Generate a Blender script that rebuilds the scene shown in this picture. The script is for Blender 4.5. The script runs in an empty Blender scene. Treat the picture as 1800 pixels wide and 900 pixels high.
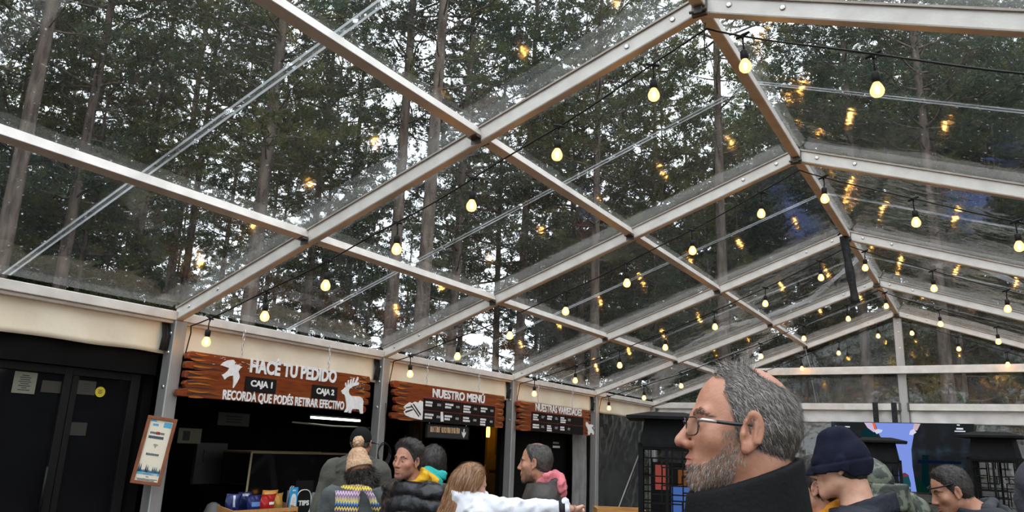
import bpy, bmesh, math, random
import numpy as np
from mathutils import Vector, Matrix

# ------------------------------------------------------------------ camera, sky, exposure
SC = bpy.context.scene
COL = SC.collection
cam_d = bpy.data.cameras.new('camera')
cam = bpy.data.objects.new('camera', cam_d)
COL.objects.link(cam)
cam_d.sensor_width = 36.0
cam_d.lens = 36.0 * 1345.87 / 1800.0
cam_d.clip_start = 0.05
cam_d.clip_end = 500
SC.camera = cam
YAW, PITCH, ROLL = -0.55602, 0.24454, 0.04071
CAM = Vector((1.3871, -4.4782, 1.6069))
_f = Vector((math.sin(YAW) * math.cos(PITCH), math.cos(YAW) * math.cos(PITCH), math.sin(PITCH)))
_r = Vector((math.cos(YAW), -math.sin(YAW), 0))
_u = _r.cross(_f)
_r2 = _r * math.cos(ROLL) + _u * math.sin(ROLL)
_u2 = _u * math.cos(ROLL) - _r * math.sin(ROLL)
cam.matrix_world = Matrix(((_r2.x, _u2.x, -_f.x, CAM.x), (_r2.y, _u2.y, -_f.y, CAM.y), (_r2.z, _u2.z, -_f.z, CAM.z), (0, 0, 0, 1)))

SKY = 3.4
world = bpy.data.worlds.new('overcast')
SC.world = world
world.use_nodes = True
_bg = world.node_tree.nodes['Background']
_bg.inputs[0].default_value = (0.86, 0.93, 1.0, 1)
_bg.inputs[1].default_value = SKY
SC.view_settings.view_transform = 'Standard'
SC.view_settings.look = 'None'
SC.view_settings.exposure = 0.1
SC.view_settings.gamma = 1.0
SC.view_settings.use_curve_mapping = False
SC.cycles.max_bounces = 8
SC.cycles.transparent_max_bounces = 24
SC.cycles.diffuse_bounces = 3
SC.cycles.glossy_bounces = 3
SC.cycles.sample_clamp_indirect = 4.0
SC.cycles.caustics_reflective = False
SC.cycles.caustics_refractive = False
SC.cycles.use_denoising = True

# ------------------------------------------------------------------ helpers
PI = math.pi
RNG = random.Random(7)
NR = np.random.default_rng(11)


def ray(px, py):
    return (_f * 1345.87 + _r2 * (px - 900) - _u2 * (py - 450)) / 1345.87


def at_depth(px, py, d):
    return CAM + ray(px, py) * d


def at_x(px, py, x):
    d = ray(px, py)
    return CAM + d * ((x - CAM.x) / d.x)


def at_y(px, py, y):
    d = ray(px, py)
    return CAM + d * ((y - CAM.y) / d.y)


def tag(o, label=None, cat=None, group=None, kind=None):
    if label: o['label'] = label
    if cat: o['category'] = cat
    if group: o['group'] = group
    if kind: o['kind'] = kind
    return o


def empty(name, loc=(0, 0, 0), rz=0.0, label=None, cat=None, group=None):
    o = bpy.data.objects.new(name, None)
    COL.objects.link(o)
    o.location = loc
    o.rotation_euler = (0, 0, rz)
    o.empty_display_size = 0.1
    return tag(o, label, cat, group)


def copy_tree(o, parent=None):
    c = o.copy()
    COL.objects.link(c)
    if parent is not None:
        c.parent = parent
    for ch in o.children:
        copy_tree(ch, c)
    return c


class MB:
    """collects geometry for ONE mesh object"""
    def __init__(self):
        self.v = []; self.f = []; self.m = []; self.n = 0; self.mats = []

    def _mi(self, mat):
        if mat is None: return 0
        if mat not in self.mats: self.mats.append(mat)
        return self.mats.index(mat)

    def add(self, verts, faces, mat=None):
        verts = np.asarray(verts, dtype=float).reshape(-1, 3)
        k = self._mi(mat)
        self.v.append(verts)
        for q in faces:
            self.f.append(tuple(int(i) + self.n for i in q)); self.m.append(k)
        self.n += len(verts)
        return self

    def box(self, lo, hi, mat=None):
        x0, y0, z0 = lo; x1, y1, z1 = hi
        return self.hexa([(x0, y0, z0), (x1, y0, z0), (x1, y1, z0), (x0, y1, z0), (x0, y0, z1), (x1, y0, z1), (x1, y1, z1), (x0, y1, z1)], mat)

    def hexa(self, p, mat=None):
        return self.add(p, [(0, 3, 2, 1), (4, 5, 6, 7), (0, 1, 5, 4), (1, 2, 6, 5), (2, 3, 7, 6), (3, 0, 4, 7)], mat)

    def beam(self, a, b, w, h, up=(0, 0, 1), mat=None, chamfer=0.0):
        """box from a to b, cross-section w (side) x h (along up), centred"""
        a = Vector(a); b = Vector(b); d = (b - a).normalized(); u = Vector(up)
        s = d.cross(u).normalized(); u = s.cross(d).normalized()
        c = chamfer
        if c <= 0:
            prof = [(-w / 2, -h / 2), (w / 2, -h / 2), (w / 2, h / 2), (-w / 2, h / 2)]
        else:
            prof = [(-w / 2 + c, -h / 2), (w / 2 - c, -h / 2), (w / 2, -h / 2 + c), (w / 2, h / 2 - c), (w / 2 - c, h / 2), (-w / 2 + c, h / 2), (-w / 2, h / 2 - c), (-w / 2, -h / 2 + c)]
        n = len(prof)
        vs = [a + s * p + u * q for p, q in prof] + [b + s * p + u * q for p, q in prof]
        fs = [tuple(range(n))[::-1], tuple(range(n, 2 * n))] + [(i, (i + 1) % n, n + (i + 1) % n, n + i) for i in range(n)]
        return self.add([tuple(x) for x in vs], fs, mat)

    def tube(self, pts, r, seg=8, mat=None, cap=True):
        pts = [Vector(p) for p in pts]; n = len(pts)
        rs = r if hasattr(r, '__len__') else [r] * n
        vs = []; fs = []
        prev = None
        for i in range(n):
            d = (pts[min(i + 1, n - 1)] - pts[max(i - 1, 0)])
            d = d.normalized() if d.length > 1e-9 else Vector((0, 0, 1))
            if prev is None:
                s = d.orthogonal().normalized()
            else:
                s = (prev - d * prev.dot(d))
                s = s.normalized() if s.length > 1e-6 else d.orthogonal().normalized()
            prev = s; t = d.cross(s)
            for k in range(seg):
                a = 2 * PI * k / seg
                vs.append(tuple(pts[i] + (s * math.cos(a) + t * math.sin(a)) * rs[i]))
        for i in range(n - 1):
            for k in range(seg):
                k2 = (k + 1) % seg
                fs.append((i * seg + k, i * seg + k2, (i + 1) * seg + k2, (i + 1) * seg + k))
        if cap:
            fs.append(tuple(range(seg))[::-1]); fs.append(tuple(range((n - 1) * seg, n * seg)))
        return self.add(vs, fs, mat)

    def lathe(self, prof, seg=16, c=(0, 0, 0), mat=None):
        """prof: list of (radius, z)"""
        vs = []; fs = []; n = len(prof)
        for r, z in prof:
            for k in range(seg):
                a = 2 * PI * k / seg
                vs.append((c[0] + r * math.cos(a), c[1] + r * math.sin(a), c[2] + z))
        for i in range(n - 1):
            for k in range(seg):
                k2 = (k + 1) % seg
                fs.append((i * seg + k, i * seg + k2, (i + 1) * seg + k2, (i + 1) * seg + k))
        fs.append(tuple(range(seg))[::-1]); fs.append(tuple(range((n - 1) * seg, n * seg)))
        return self.add(vs, fs, mat)

    def build(self, name, mat=None, parent=None, smooth=False, bevel=0.0):
        me = bpy.data.meshes.new(name)
        v = np.concatenate(self.v) if self.v else np.zeros((0, 3))
        me.from_pydata([tuple(x) for x in v], [], self.f)
        if self.mats:
            for m in self.mats: me.materials.append(m)
            me.polygons.foreach_set('material_index', self.m)
        elif mat is not None:
            me.materials.append(mat)
        if smooth:
            me.polygons.foreach_set('use_smooth', [True] * len(self.f))
        me.update()
        o = bpy.data.objects.new(name, me)
        COL.objects.link(o)
        if parent is not None: o.parent = parent
        if bevel > 0:
            b = o.modifiers.new('bevel', 'BEVEL'); b.width = bevel; b.segments = 2; b.limit_method = 'ANGLE'
        return o


def raw_mesh(name, v, quads, mat, smooth=False):
    """fast mesh from numpy arrays"""
    me = bpy.data.meshes.new(name)
    n = quads.shape[1]
    me.vertices.add(len(v)); me.vertices.foreach_set('co', np.ascontiguousarray(v, dtype=np.float32).ravel())
    me.loops.add(quads.size); me.loops.foreach_set('vertex_index', np.ascontiguousarray(quads, dtype=np.int32).ravel())
    me.polygons.add(len(quads))
    me.polygons.foreach_set('loop_start', np.arange(len(quads), dtype=np.int32) * n)
    if smooth: me.polygons.foreach_set('use_smooth', np.ones(len(quads), dtype=bool))
    me.update(calc_edges=True); me.validate()
    if mat: me.materials.append(mat)
    return me


def link(name, me, parent=None):
    o = bpy.data.objects.new(name, me); COL.objects.link(o)
    if parent is not None: o.parent = parent
    return o


# ------------------------------------------------------------------ materials
def mat_base(name, col, rough=0.6, metal=0.0, spec=0.5):
    m = bpy.data.materials.new(name); m.use_nodes = True
    b = m.node_tree.nodes['Principled BSDF']
    b.inputs['Base Color'].default_value = (*col, 1)
    b.inputs['Roughness'].default_value = rough
    b.inputs['Metallic'].default_value = metal
    b.inputs['Specular IOR Level'].default_value = spec
    return m, m.node_tree, b


def N(nt, kind, **kw):
    n = nt.nodes.new(kind)
    for k, v in kw.items(): setattr(n, k, v)
    return n


def noise_col(name, c1, c2, scale=8.0, rough=0.6, metal=0.0, spec=0.5, bump=0.0, bscale=None, stretch=(1, 1, 1), detail=4.0, lo=0.3, hi=0.7):
    """two colours mixed by noise in object space, with bump"""
    m, nt, b = mat_base(name, c1, rough, metal, spec)
    tc = N(nt, 'ShaderNodeTexCoord'); mp = N(nt, 'ShaderNodeMapping'); mp.inputs['Scale'].default_value = stretch
    nz = N(nt, 'ShaderNodeTexNoise'); nz.inputs['Scale'].default_value = scale; nz.inputs['Detail'].default_value = detail
    rp = N(nt, 'ShaderNodeValToRGB'); rp.color_ramp.elements[0].position = lo; rp.color_ramp.elements[1].position = hi
    rp.color_ramp.elements[0].color = (*c1, 1); rp.color_ramp.elements[1].color = (*c2, 1)
    L = nt.links.new
    L(tc.outputs['Object'], mp.inputs[0]); L(mp.outputs[0], nz.inputs['Vector']); L(nz.outputs[0], rp.inputs[0]); L(rp.outputs[0], b.inputs['Base Color'])
    if bump > 0:
        bp = N(nt, 'ShaderNodeBump'); bp.inputs['Strength'].default_value = bump; bp.inputs['Distance'].default_value = 0.02
        if bscale:
            n2 = N(nt, 'ShaderNodeTexNoise'); n2.inputs['Scale'].default_value = bscale; n2.inputs['Detail'].default_value = 3
            L(mp.outputs[0], n2.inputs['Vector']); L(n2.outputs[0], bp.inputs['Height'])
        else:
            L(nz.outputs[0], bp.inputs['Height'])
        L(bp.outputs[0], b.inputs['Normal'])
    return m


def emit_mat(name, col, s):
    m = bpy.data.materials.new(name); m.use_nodes = True; nt = m.node_tree
    nt.nodes.remove(nt.nodes['Principled BSDF'])
    e = N(nt, 'ShaderNodeEmission'); e.inputs[0].default_value = (*col, 1); e.inputs[1].default_value = s
    nt.links.new(e.outputs[0], nt.nodes['Material Output'].inputs[0])
    return m


def film_mat(name, haze=0.05, refl=1.0, specks=0.5, tint=(0.95, 0.96, 0.96), rough=0.09):
    """clear plastic sheet: see-through, mirror-like by Fresnel, slightly milky, wet specks on it"""
    m = bpy.data.materials.new(name); m.use_nodes = True; nt = m.node_tree
    nt.nodes.remove(nt.nodes['Principled BSDF']); L = nt.links.new
    out = nt.nodes['Material Output']
    tr = N(nt, 'ShaderNodeBsdfTransparent'); tr.inputs[0].default_value = (*tint, 1)
    df = N(nt, 'ShaderNodeBsdfDiffuse'); df.inputs[0].default_value = (0.8, 0.82, 0.83, 1)
    tl = N(nt, 'ShaderNodeBsdfTranslucent'); tl.inputs[0].default_value = (0.8, 0.82, 0.83, 1)
    gl = N(nt, 'ShaderNodeBsdfGlossy'); gl.inputs[1].default_value = rough; gl.inputs[0].default_value = (refl, refl, refl, 1)
    # reflectance of a thin sheet, the same from either side
    ge = N(nt, 'ShaderNodeNewGeometry'); dt = N(nt, 'ShaderNodeVectorMath', operation='DOT_PRODUCT')
    L(ge.outputs['Incoming'], dt.inputs[0]); L(ge.outputs['Normal'], dt.inputs[1])
    ab = N(nt, 'ShaderNodeMath', operation='ABSOLUTE'); L(dt.outputs['Value'], ab.inputs[0])
    om = N(nt, 'ShaderNodeMath', operation='SUBTRACT'); om.inputs[0].default_value = 1.0; L(ab.outputs[0], om.inputs[1])
    pw = N(nt, 'ShaderNodeMath', operation='POWER'); pw.inputs[1].default_value = 5.0; L(om.outputs[0], pw.inputs[0])
    fr = N(nt, 'ShaderNodeMath', operation='MULTIPLY_ADD'); fr.inputs[1].default_value = 0.75; fr.inputs[2].default_value = 0.06; L(pw.outputs[0], fr.inputs[0])
    tc = N(nt, 'ShaderNodeTexCoord')
    mixd = N(nt, 'ShaderNodeMixShader'); mixd.inputs[0].default_value = 0.5
    L(df.outputs[0], mixd.inputs[1]); L(tl.outputs[0], mixd.inputs[2])
    # haze factor: broad smears
    nz = N(nt, 'ShaderNodeTexNoise'); nz.inputs['Scale'].default_value = 1.3; nz.inputs['Detail'].default_value = 5
    L(tc.outputs['Object'], nz.inputs['Vector'])
    mr = N(nt, 'ShaderNodeMapRange'); mr.inputs[1].default_value = 0.3; mr.inputs[2].default_value = 0.8
    mr.inputs[3].default_value = haze * 0.4; mr.inputs[4].default_value = haze * 1.8
    L(nz.outputs[0], mr.inputs[0])
    # specks: scattered drops, grit and needles
    mp = N(nt, 'ShaderNodeMapping'); mp.inputs['Scale'].default_value = (1.0, 1.0, 1.0)
    L(tc.outputs['Object'], mp.inputs[0])
    fac = mr.outputs[0]
    if specks > 0:
        for sc, thr, keep in ((16.0, 0.13, 0.55), (34.0, 0.15, 0.62)):
            nd = N(nt, 'ShaderNodeTexNoise'); nd.inputs['Scale'].default_value = sc * 0.6; nd.inputs['Detail'].default_value = 1
            L(mp.outputs[0], nd.inputs['Vector'])
            ad = N(nt, 'ShaderNodeMixRGB'); ad.blend_type = 'ADD'; ad.inputs[0].default_value = 0.06
            L(mp.outputs[0], ad.inputs[1]); L(nd.outputs[1], ad.inputs[2])
            vo = N(nt, 'ShaderNodeTexVoronoi'); vo.inputs['Scale'].default_value = sc
            L(ad.outputs[0], vo.inputs['Vector'])
            lt = N(nt, 'ShaderNodeMath', operation='LESS_THAN'); lt.inputs[1].default_value = thr; L(vo.outputs['Distance'], lt.inputs[0])
            sp = N(nt, 'ShaderNodeSeparateColor'); L(vo.outputs['Color'], sp.inputs[0])
            gt = N(nt, 'ShaderNodeMath', operation='GREATER_THAN'); gt.inputs[1].default_value = keep; L(sp.outputs[0], gt.inputs[0])
            mu = N(nt, 'ShaderNodeMath', operation='MULTIPLY'); L(lt.outputs[0], mu.inputs[0]); L(gt.outputs[0], mu.inputs[1])
            m2 = N(nt, 'ShaderNodeMath', operation='MULTIPLY_ADD'); m2.inputs[1].default_value = specks; m2.use_clamp = True
            L(mu.outputs[0], m2.inputs[0]); L(fac, m2.inputs[2]); fac = m2.outputs[0]
    m1 = N(nt, 'ShaderNodeMixShader'); L(fac, m1.inputs[0]); L(tr.outputs[0], m1.inputs[1]); L(mixd.outputs[0], m1.inputs[2])
    bp = N(nt, 'ShaderNodeBump'); bp.inputs['Strength'].default_value = 0.3; bp.inputs['Distance'].default_value = 0.02
    n3 = N(nt, 'ShaderNodeTexNoise'); n3.inputs['Scale'].default_value = 5.0; L(tc.outputs['Object'], n3.inputs['Vector']); L(n3.outputs[0], bp.inputs['Height'])
    L(bp.outputs[0], gl.inputs['Normal'])
    mg = N(nt, 'ShaderNodeMixShader'); L(fr.outputs[0], mg.inputs[0]); L(m1.outputs[0], mg.inputs[1]); L(gl.outputs[0], mg.inputs[2])
    L(mg.outputs[0], out.inputs[0])
    return m


M = {}
M['alu'] = noise_col('aluminium', (0.60, 0.55, 0.50), (0.74, 0.69, 0.63), 6, 0.45, 0.15, 0.5, 0.05, 60, (1, 1, 1))
M['alu_lip'] = noise_col('aluminium_lip', (0.30, 0.25, 0.21), (0.42, 0.36, 0.30), 10, 0.5, 0.3)
M['post'] = noise_col('post_metal', (0.30, 0.29, 0.28), (0.42, 0.405, 0.385), 5, 0.38, 0.45, 0.5, 0.04, 50, (1, 1, 0.2))
M['steel'] = mat_base('steel', (0.62, 0.6, 0.58), 0.3, 0.9)[0]
M['darksteel'] = mat_base('dark_steel', (0.12, 0.11, 0.10), 0.45, 0.7)[0]
M['film'] = film_mat('clear_film', 0.016, 1.0, 0.36)
M['film_hem'] = film_mat('clear_film_hem', 0.065, 1.0, 0.25)
M['film_seam'] = film_mat('clear_film_seam', 0.55, 1.0, 0.0)
M['tarp'] = noise_col('cream_tarp', (0.78, 0.66, 0.49), (0.87, 0.77, 0.60), 2.5, 0.6, 0, 0.4, 0.25, 9)
M['black'] = noise_col('black_paint', (0.005, 0.005, 0.005), (0.008, 0.0075, 0.007), 5, 0.6, 0, 0.04)
M['blackmatte'] = mat_base('black_matte', (0.008, 0.008, 0.008), 0.9, 0, 0.15)[0]
M['rubber'] = mat_base('black_rubber', (0.008, 0.008, 0.008), 0.5, 0, 0.25)[0]
M['strap'] = noise_col('black_webbing', (0.010, 0.010, 0.011), (0.03, 0.03, 0.03), 30, 0.8, 0, 0.3, 0.3, 80)
M['ground'] = noise_col('ground_dirt', (0.018, 0.019, 0.011), (0.045, 0.042, 0.026), 1.5, 0.95, 0, 0.2, 0.4, 14)
M['deck'] = noise_col('deck_floor', (0.050, 0.027, 0.014), (0.080, 0.045, 0.024), 3, 0.7, 0, 0.4, 0.2, 20, (1, 8, 1))
M['bark'] = noise_col('pine_bark', (0.055, 0.042, 0.035), (0.16, 0.125, 0.10), 9, 0.95, 0, 0.2, 0.9, 9, (1, 1, 0.22), lo=0.35, hi=0.65)
# ------------------------------------------------------------------ the marquee: dimensions (metres)
H, W, RISE, D = 2.65, 5.12, 1.805, 0.13
FY = [0.0, 3.0, 6.18, 9.31, 12.38]
TY = 0.065
SL = RISE / W
ALPHA = math.atan(SL)
ORD = ['nearest', 'second', 'third', 'fourth', 'far gable']


def slope_z(x):
    return H + RISE * (1 - abs(x) / W)


def bank(x, y):
    """the ground rises behind the gable and to the left"""
    return min(max(0.0, (y - 14.5)) * 0.36, 10.0) * min(1.0, max(0.0, (x + 13) / 6)) + max(0.0, -x - 14) * 0.05


# ground and deck
g = MB(); n = 90
xs = np.linspace(-70, 70, n); yy = np.linspace(-50, 100, n)
X, Y = np.meshgrid(xs, yy, indexing='ij'); Z = -0.12 + 0.10 * np.sin(X * 0.21) * np.cos(Y * 0.17)
Z = Z + np.vectorize(bank)(X, Y)
vv = np.stack([X, Y, Z], -1).reshape(-1, 3)
q = np.array([[i * n + j, (i + 1) * n + j, (i + 1) * n + j + 1, i * n + j + 1] for i in range(n - 1) for j in range(n - 1)])
tag(link('ground', raw_mesh('ground', vv, q, M['ground'], True)), kind='structure')
tag(MB().box((-9.2, -6.5, -0.10), (7.5, 13.2, 0.0)).build('floor', M['deck']), kind='structure')

BOLT = MB().lathe([(0.0, 0), (0.018, 0), (0.020, 0.003), (0.015, 0.009), (0.0, 0.011)], 8).build('bolt', M['steel'])
BOLT_ME = BOLT.data
bpy.data.objects.remove(BOLT)


def bolt(parent, p, face):
    o = link('bolt', BOLT_ME, parent)
    o.location = p
    o.rotation_mode = 'QUATERNION'
    o.rotation_quaternion = Vector((0, 0, 1)).rotation_difference(Vector(face))
    return o


# rafters
for k, y in enumerate(FY):
    for s in (-1, 1):
        side = 'left' if s < 0 else 'right'
        m = MB()
        x0, x1 = s * (W + 0.02), s * 0.012
        prof = [(x0, slope_z(x0)), (x1, slope_z(x1)), (x1, slope_z(x1) + D), (x0, slope_z(x0) + D)]
        vs = [(x, y, z) for x, z in prof] + [(x, y + TY, z) for x, z in prof]
        m.hexa([vs[0], vs[1], vs[5], vs[4], vs[3], vs[2], vs[6], vs[7]])
        r = m.build('roof_rafter', M['alu'], bevel=0.004)
        nm = ['pale aluminium rafter nearest the camera, on the %s slope', 'pale aluminium rafter second in the row, on the %s slope',
              'pale aluminium rafter third in the row, on the %s slope, beside the black strap', 'pale aluminium rafter just before the gable end, on the %s slope',
              'pale aluminium rafter over the far gable wall, on the %s slope'][k]
        tag(r, nm % side, 'rafter', 'roof rafters of the tent')
        lip = MB()
        for yy_ in (y - 0.014, y + TY):
            a, b = Vector((x0, yy_ + 0.007, slope_z(x0) + D - 0.004)), Vector((x1, yy_ + 0.007, slope_z(x1) + D - 0.004))
            lip.beam(a, b, 0.014, 0.014)
        for yy_ in (y - 0.003, y + TY):
            a, b = Vector((x0, yy_ + 0.0015, slope_z(x0) + 0.008)), Vector((x1, yy_ + 0.0015, slope_z(x1) + 0.008))
            lip.beam(a, b, 0.003, 0.010)
        tag(lip.build('keder_lip', M['alu_lip'], r), 'brown-grey edge rail')
        for t in (0.035, 0.11, 0.90, 0.965):
            x = x0 + (x1 - x0) * t
            bolt(r, (x, y, slope_z(x) + D * 0.55), (0, -1, 0))

# posts on the left
def post(x, y, top, w, d, label, name='tent_post'):
    m = MB().beam((x, y, 0), (x, y, top), w, d, (0, 1, 0), chamfer=0.008)
    o = m.build(name, M['post'])
    tag(o, label, 'post', 'upright posts of the tent')
    f = MB().box((x - 0.12, y - 0.12, 0), (x + 0.12, y + 0.12, 0.012)).build('base_plate', M['steel'], o)
    for z in (top - 0.12, top - 0.30, top - 0.62):
        bolt(o, (x + 0.01, y - d / 2, z), (0, -1, 0))
    return o


PW, PD = 0.13, 0.13
for k, y in enumerate(FY):
    post(-W - PW / 2 + 0.02, y + TY / 2 + 0.02, H - 0.005, PW, PD,
         ['silver square post carrying the framed paper notice', 'silver square post right of the order sign with cable coil', 'silver square post between the two menu boards',
          'silver square post right of the varieties board', 'silver corner post at the far end of the stalls'][k])
post(0.0, FY[4] + 0.10, H + RISE - 0.02, 0.15, 0.10, 'pale centre post rising to the far gable peak')

# purlins, ridge and eave beams, bay by bay
YS = [-3.0] + FY
BAY = ['bay nearest the camera', 'second bay', 'third bay', 'fourth bay', 'last bay before the gable']
P1X, P2X, PZ = W * 0.3347, W * 0.675, 0.049
for b in range(5):
    ya, yb = YS[b] + (TY if b else 0), YS[b + 1]
    for nm, px, lab in (('upper', P1X, 'upper'), ('lower', P2X, 'lower')):
        ux, uz = math.cos(ALPHA), math.sin(ALPHA)
        P = Vector((-px, 0, slope_z(px) + PZ))
        up, nn = Vector((ux, 0, uz)), Vector((-uz, 0, ux))
        w_, h_ = 0.075, D - PZ - 0.004
        sec = [P - up * w_, P, P + nn * h_, P - up * w_ + nn * h_]
        m = MB()
        vs = [(p.x, ya, p.z) for p in sec] + [(p.x, yb, p.z) for p in sec]
        m.add(vs, [(0, 1, 2, 3), (7, 6, 5, 4), (0, 4, 5, 1), (1, 5, 6, 2), (2, 6, 7, 3), (3, 7, 4, 0)])
        o = m.build('roof_purlin', M['alu'], bevel=0.004)
        tag(o, 'aluminium %s purlin on the left slope, %s' % (lab, BAY[b]), 'purlin', 'purlins between the rafters')
        c = P - up * (w_ / 2)
        for yy_ in ((yb - 0.035), ) + ((ya + 0.035,) if b else ()):
            br = MB()
            br.box((c.x - 0.055, yy_ - 0.03, c.z - 0.012), (c.x + 0.035, yy_ + 0.03, c.z + 0.002))
            br.box((c.x - 0.055, yy_ + (0.03 if yy_ > (ya + yb) / 2 else -0.036), c.z - 0.05), (c.x + 0.035, yy_ + (0.036 if yy_ > (ya + yb) / 2 else -0.03), c.z + 0.0))
            br.build('bracket', M['darksteel'], o)
    m = MB().beam((0, ya - 0.0, H + RISE + 0.065), (0, yb, H + RISE + 0.065), 0.085, 0.075, chamfer=0.006)
    o = m.build('ridge_beam', M['alu'])
    tag(o, 'aluminium ridge beam along the roof peak, %s' % BAY[b], 'ridge beam', 'ridge beams of the tent')
    m = MB().box((-W - 0.10, ya, H + 0.0), (-W + 0.012, yb, H + 0.085))
    m.box((-W - 0.10, ya, H - 0.03), (-W - 0.02, yb, H + 0.0))
    o = m.build('eave_beam', M['alu'], bevel=0.006)
    tag(o, 'long pale aluminium eave beam over the stalls, %s' % BAY[b], 'eave beam', 'eave beams of the left side')
# knuckle brackets at the ridge
for k, y in enumerate(FY):
    m = MB().box((-0.05, y - 0.035, H + RISE - 0.035), (0.05, y - 0.004, H + RISE + 0.11))
    m.box((-0.028, y - 0.06, H + RISE - 0.03), (0.028, y - 0.035, H + RISE + 0.02))
    m.tube([(-0.06, y - 0.05, H + RISE - 0.01), (0.06, y - 0.05, H + RISE - 0.01)], 0.012, 8)
    o = m.build('ridge_bracket', M['darksteel'], bevel=0.004)
    tag(o, ['dark hinge bracket at the ridge nearest the camera', 'dark hinge bracket at the second ridge joint', 'dark hinge bracket at the ridge above the black strap',
            'dark hinge bracket at the fourth ridge joint', 'dark hinge bracket at the gable peak'][k], 'bracket')

# clear roof sheets, one per bay and slope
def sheet(b, s):
    ya, yb = YS[b], YS[b + 1]
    nx, ny = 40, 24
    u = np.linspace(0, 1, nx); v = np.linspace(0, 1, ny)
    U, V = np.meshgrid(u, v, indexing='ij')
    X = s * (W + 0.03) * (1 - U); Y = ya + 0.03 + (yb - ya) * V
    Z = H + RISE * (1 - np.abs(X) / W) + D + 0.006
    ph = NR.random(6) * 6
    wob = (np.sin(U * 17 + ph[0] + 3 * np.sin(V * 5 + ph[1])) * 0.005 + np.sin(V * 21 + ph[2] + 2 * np.sin(U * 9 + ph[3])) * 0.004) * np.sin(V * PI) * np.clip(np.sin(U * PI) * 2, 0, 1)
    Z = Z + np.abs(wob) + 0.0
    vs = np.stack([X, Y, Z], -1).reshape(-1, 3)
    q = np.array([[i * ny + j, (i + 1) * ny + j, (i + 1) * ny + j + 1, i * ny + j + 1] for i in range(nx - 1) for j in range(ny - 1)])
    o = link('ceiling', raw_mesh('ceiling', vs, q, M['film'], True))
    tag(o, kind='structure')
    # welded seam across the middle of the bay, double-thickness hems along the edges
    def strip(u0, u1, v0, v1, name, mat, dz):
        mm = MB(); k = 24
        pts = []
        for i in range(k):
            t = i / (k - 1)
            for (a, c) in ((0, 0), (1, 1)):
                uu = u0 + (u1 - u0) * (t if abs(u1 - u0) > abs(v1 - v0) * 2 else c)
                v_ = v0 + (v1 - v0) * (c if abs(u1 - u0) > abs(v1 - v0) * 2 else t)
                x = s * (W + 0.03) * (1 - uu); yy_ = ya + 0.03 + (yb - ya) * v_
                pts.append((x, yy_, slope_z(x) + D + 0.006 + dz))
        mm.add(pts, [(2 * i, 2 * i + 2, 2 * i + 3, 2 * i + 1) for i in range(k - 1)])
        return mm.build(name, mat, o, True)
    L_ = yb - ya
    mid = 0.46 if b else 0.48
    for dv in (-0.011, 0.005):
        strip(0.0, 1.0, mid + dv, mid + dv + 0.006, 'seam', M['film_seam'], -0.002)
    strip(0.0, 1.0, mid - 0.012, mid + 0.012, 'weld_band', M['film_hem'], -0.003)
    strip(0.02, 0.98, 0.03, 0.03 + 0.16 / L_, 'hem', M['film_hem'], -0.004)
    strip(0.02, 0.98, 0.97 - 0.22 / L_, 0.985, 'hem', M['film_hem'], -0.004)
    return o


for b in range(5):
    for s in (-1, 1):
        sheet(b, s)
# ------------------------------------------------------------------ forest beyond the clear roof
def leaf_mat(name, cols, rough=0.6):
    m, nt, b = mat_base(name, cols[0], rough, 0, 0.25)
    tc = N(nt, 'ShaderNodeTexCoord'); nz = N(nt, 'ShaderNodeTexNoise'); nz.inputs['Scale'].default_value = 1.1; nz.inputs['Detail'].default_value = 6
    rp = N(nt, 'ShaderNodeValToRGB'); e = rp.color_ramp.elements
    e[0].position = 0.30; e[0].color = (*cols[0], 1); e[1].position = 0.72; e[1].color = (*cols[2], 1)
    k = e.new(0.52); k.color = (*cols[1], 1)
    oi = N(nt, 'ShaderNodeObjectInfo'); ad = N(nt, 'ShaderNodeVectorMath', operation='ADD')
    L = nt.links.new
    L(tc.outputs['Object'], ad.inputs[0]); L(oi.outputs['Location'], ad.inputs[1]); L(ad.outputs[0], nz.inputs['Vector']); L(nz.outputs[0], rp.inputs[0]); L(rp.outputs[0], b.inputs['Base Color'])
    tl = N(nt, 'ShaderNodeBsdfTranslucent'); L(rp.outputs[0], tl.inputs[0])
    mx = N(nt, 'ShaderNodeMixShader'); mx.inputs[0].default_value = 0.30
    L(b.outputs[0], mx.inputs[1]); L(tl.outputs[0], mx.inputs[2]); L(mx.outputs[0], nt.nodes['Material Output'].inputs[0])
    return m


M['needle_a'] = leaf_mat('needles_dark', [(0.030, 0.050, 0.032), (0.055, 0.085, 0.045), (0.13, 0.14, 0.045)])
M['needle_b'] = leaf_mat('needles_olive', [(0.050, 0.070, 0.028), (0.10, 0.12, 0.042), (0.20, 0.175, 0.055)])


def tuft_geo(c, d, n, L, rng):
    """n thin needle-spray blades around point c heading d; returns verts (n*4,3)"""
    d = d / (np.linalg.norm(d) + 1e-9)
    r = rng.normal(size=(n, 3)); r /= np.linalg.norm(r, axis=1)[:, None]
    a = d * 0.75 + r * 0.9
    a /= np.linalg.norm(a, axis=1)[:, None]
    w = np.cross(a, rng.normal(size=(n, 3))); w /= np.linalg.norm(w, axis=1)[:, None] + 1e-9
    ln = L * (0.6 + 0.7 * rng.random((n, 1))); wd = 0.008 + 0.011 * rng.random((n, 1))
    p0 = c + r * 0.03; p1 = p0 + a * ln
    m = p0 + a * ln * 0.45
    return np.stack([p0, m + w * wd, p1, m - w * wd], 1).reshape(-1, 3)


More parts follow.
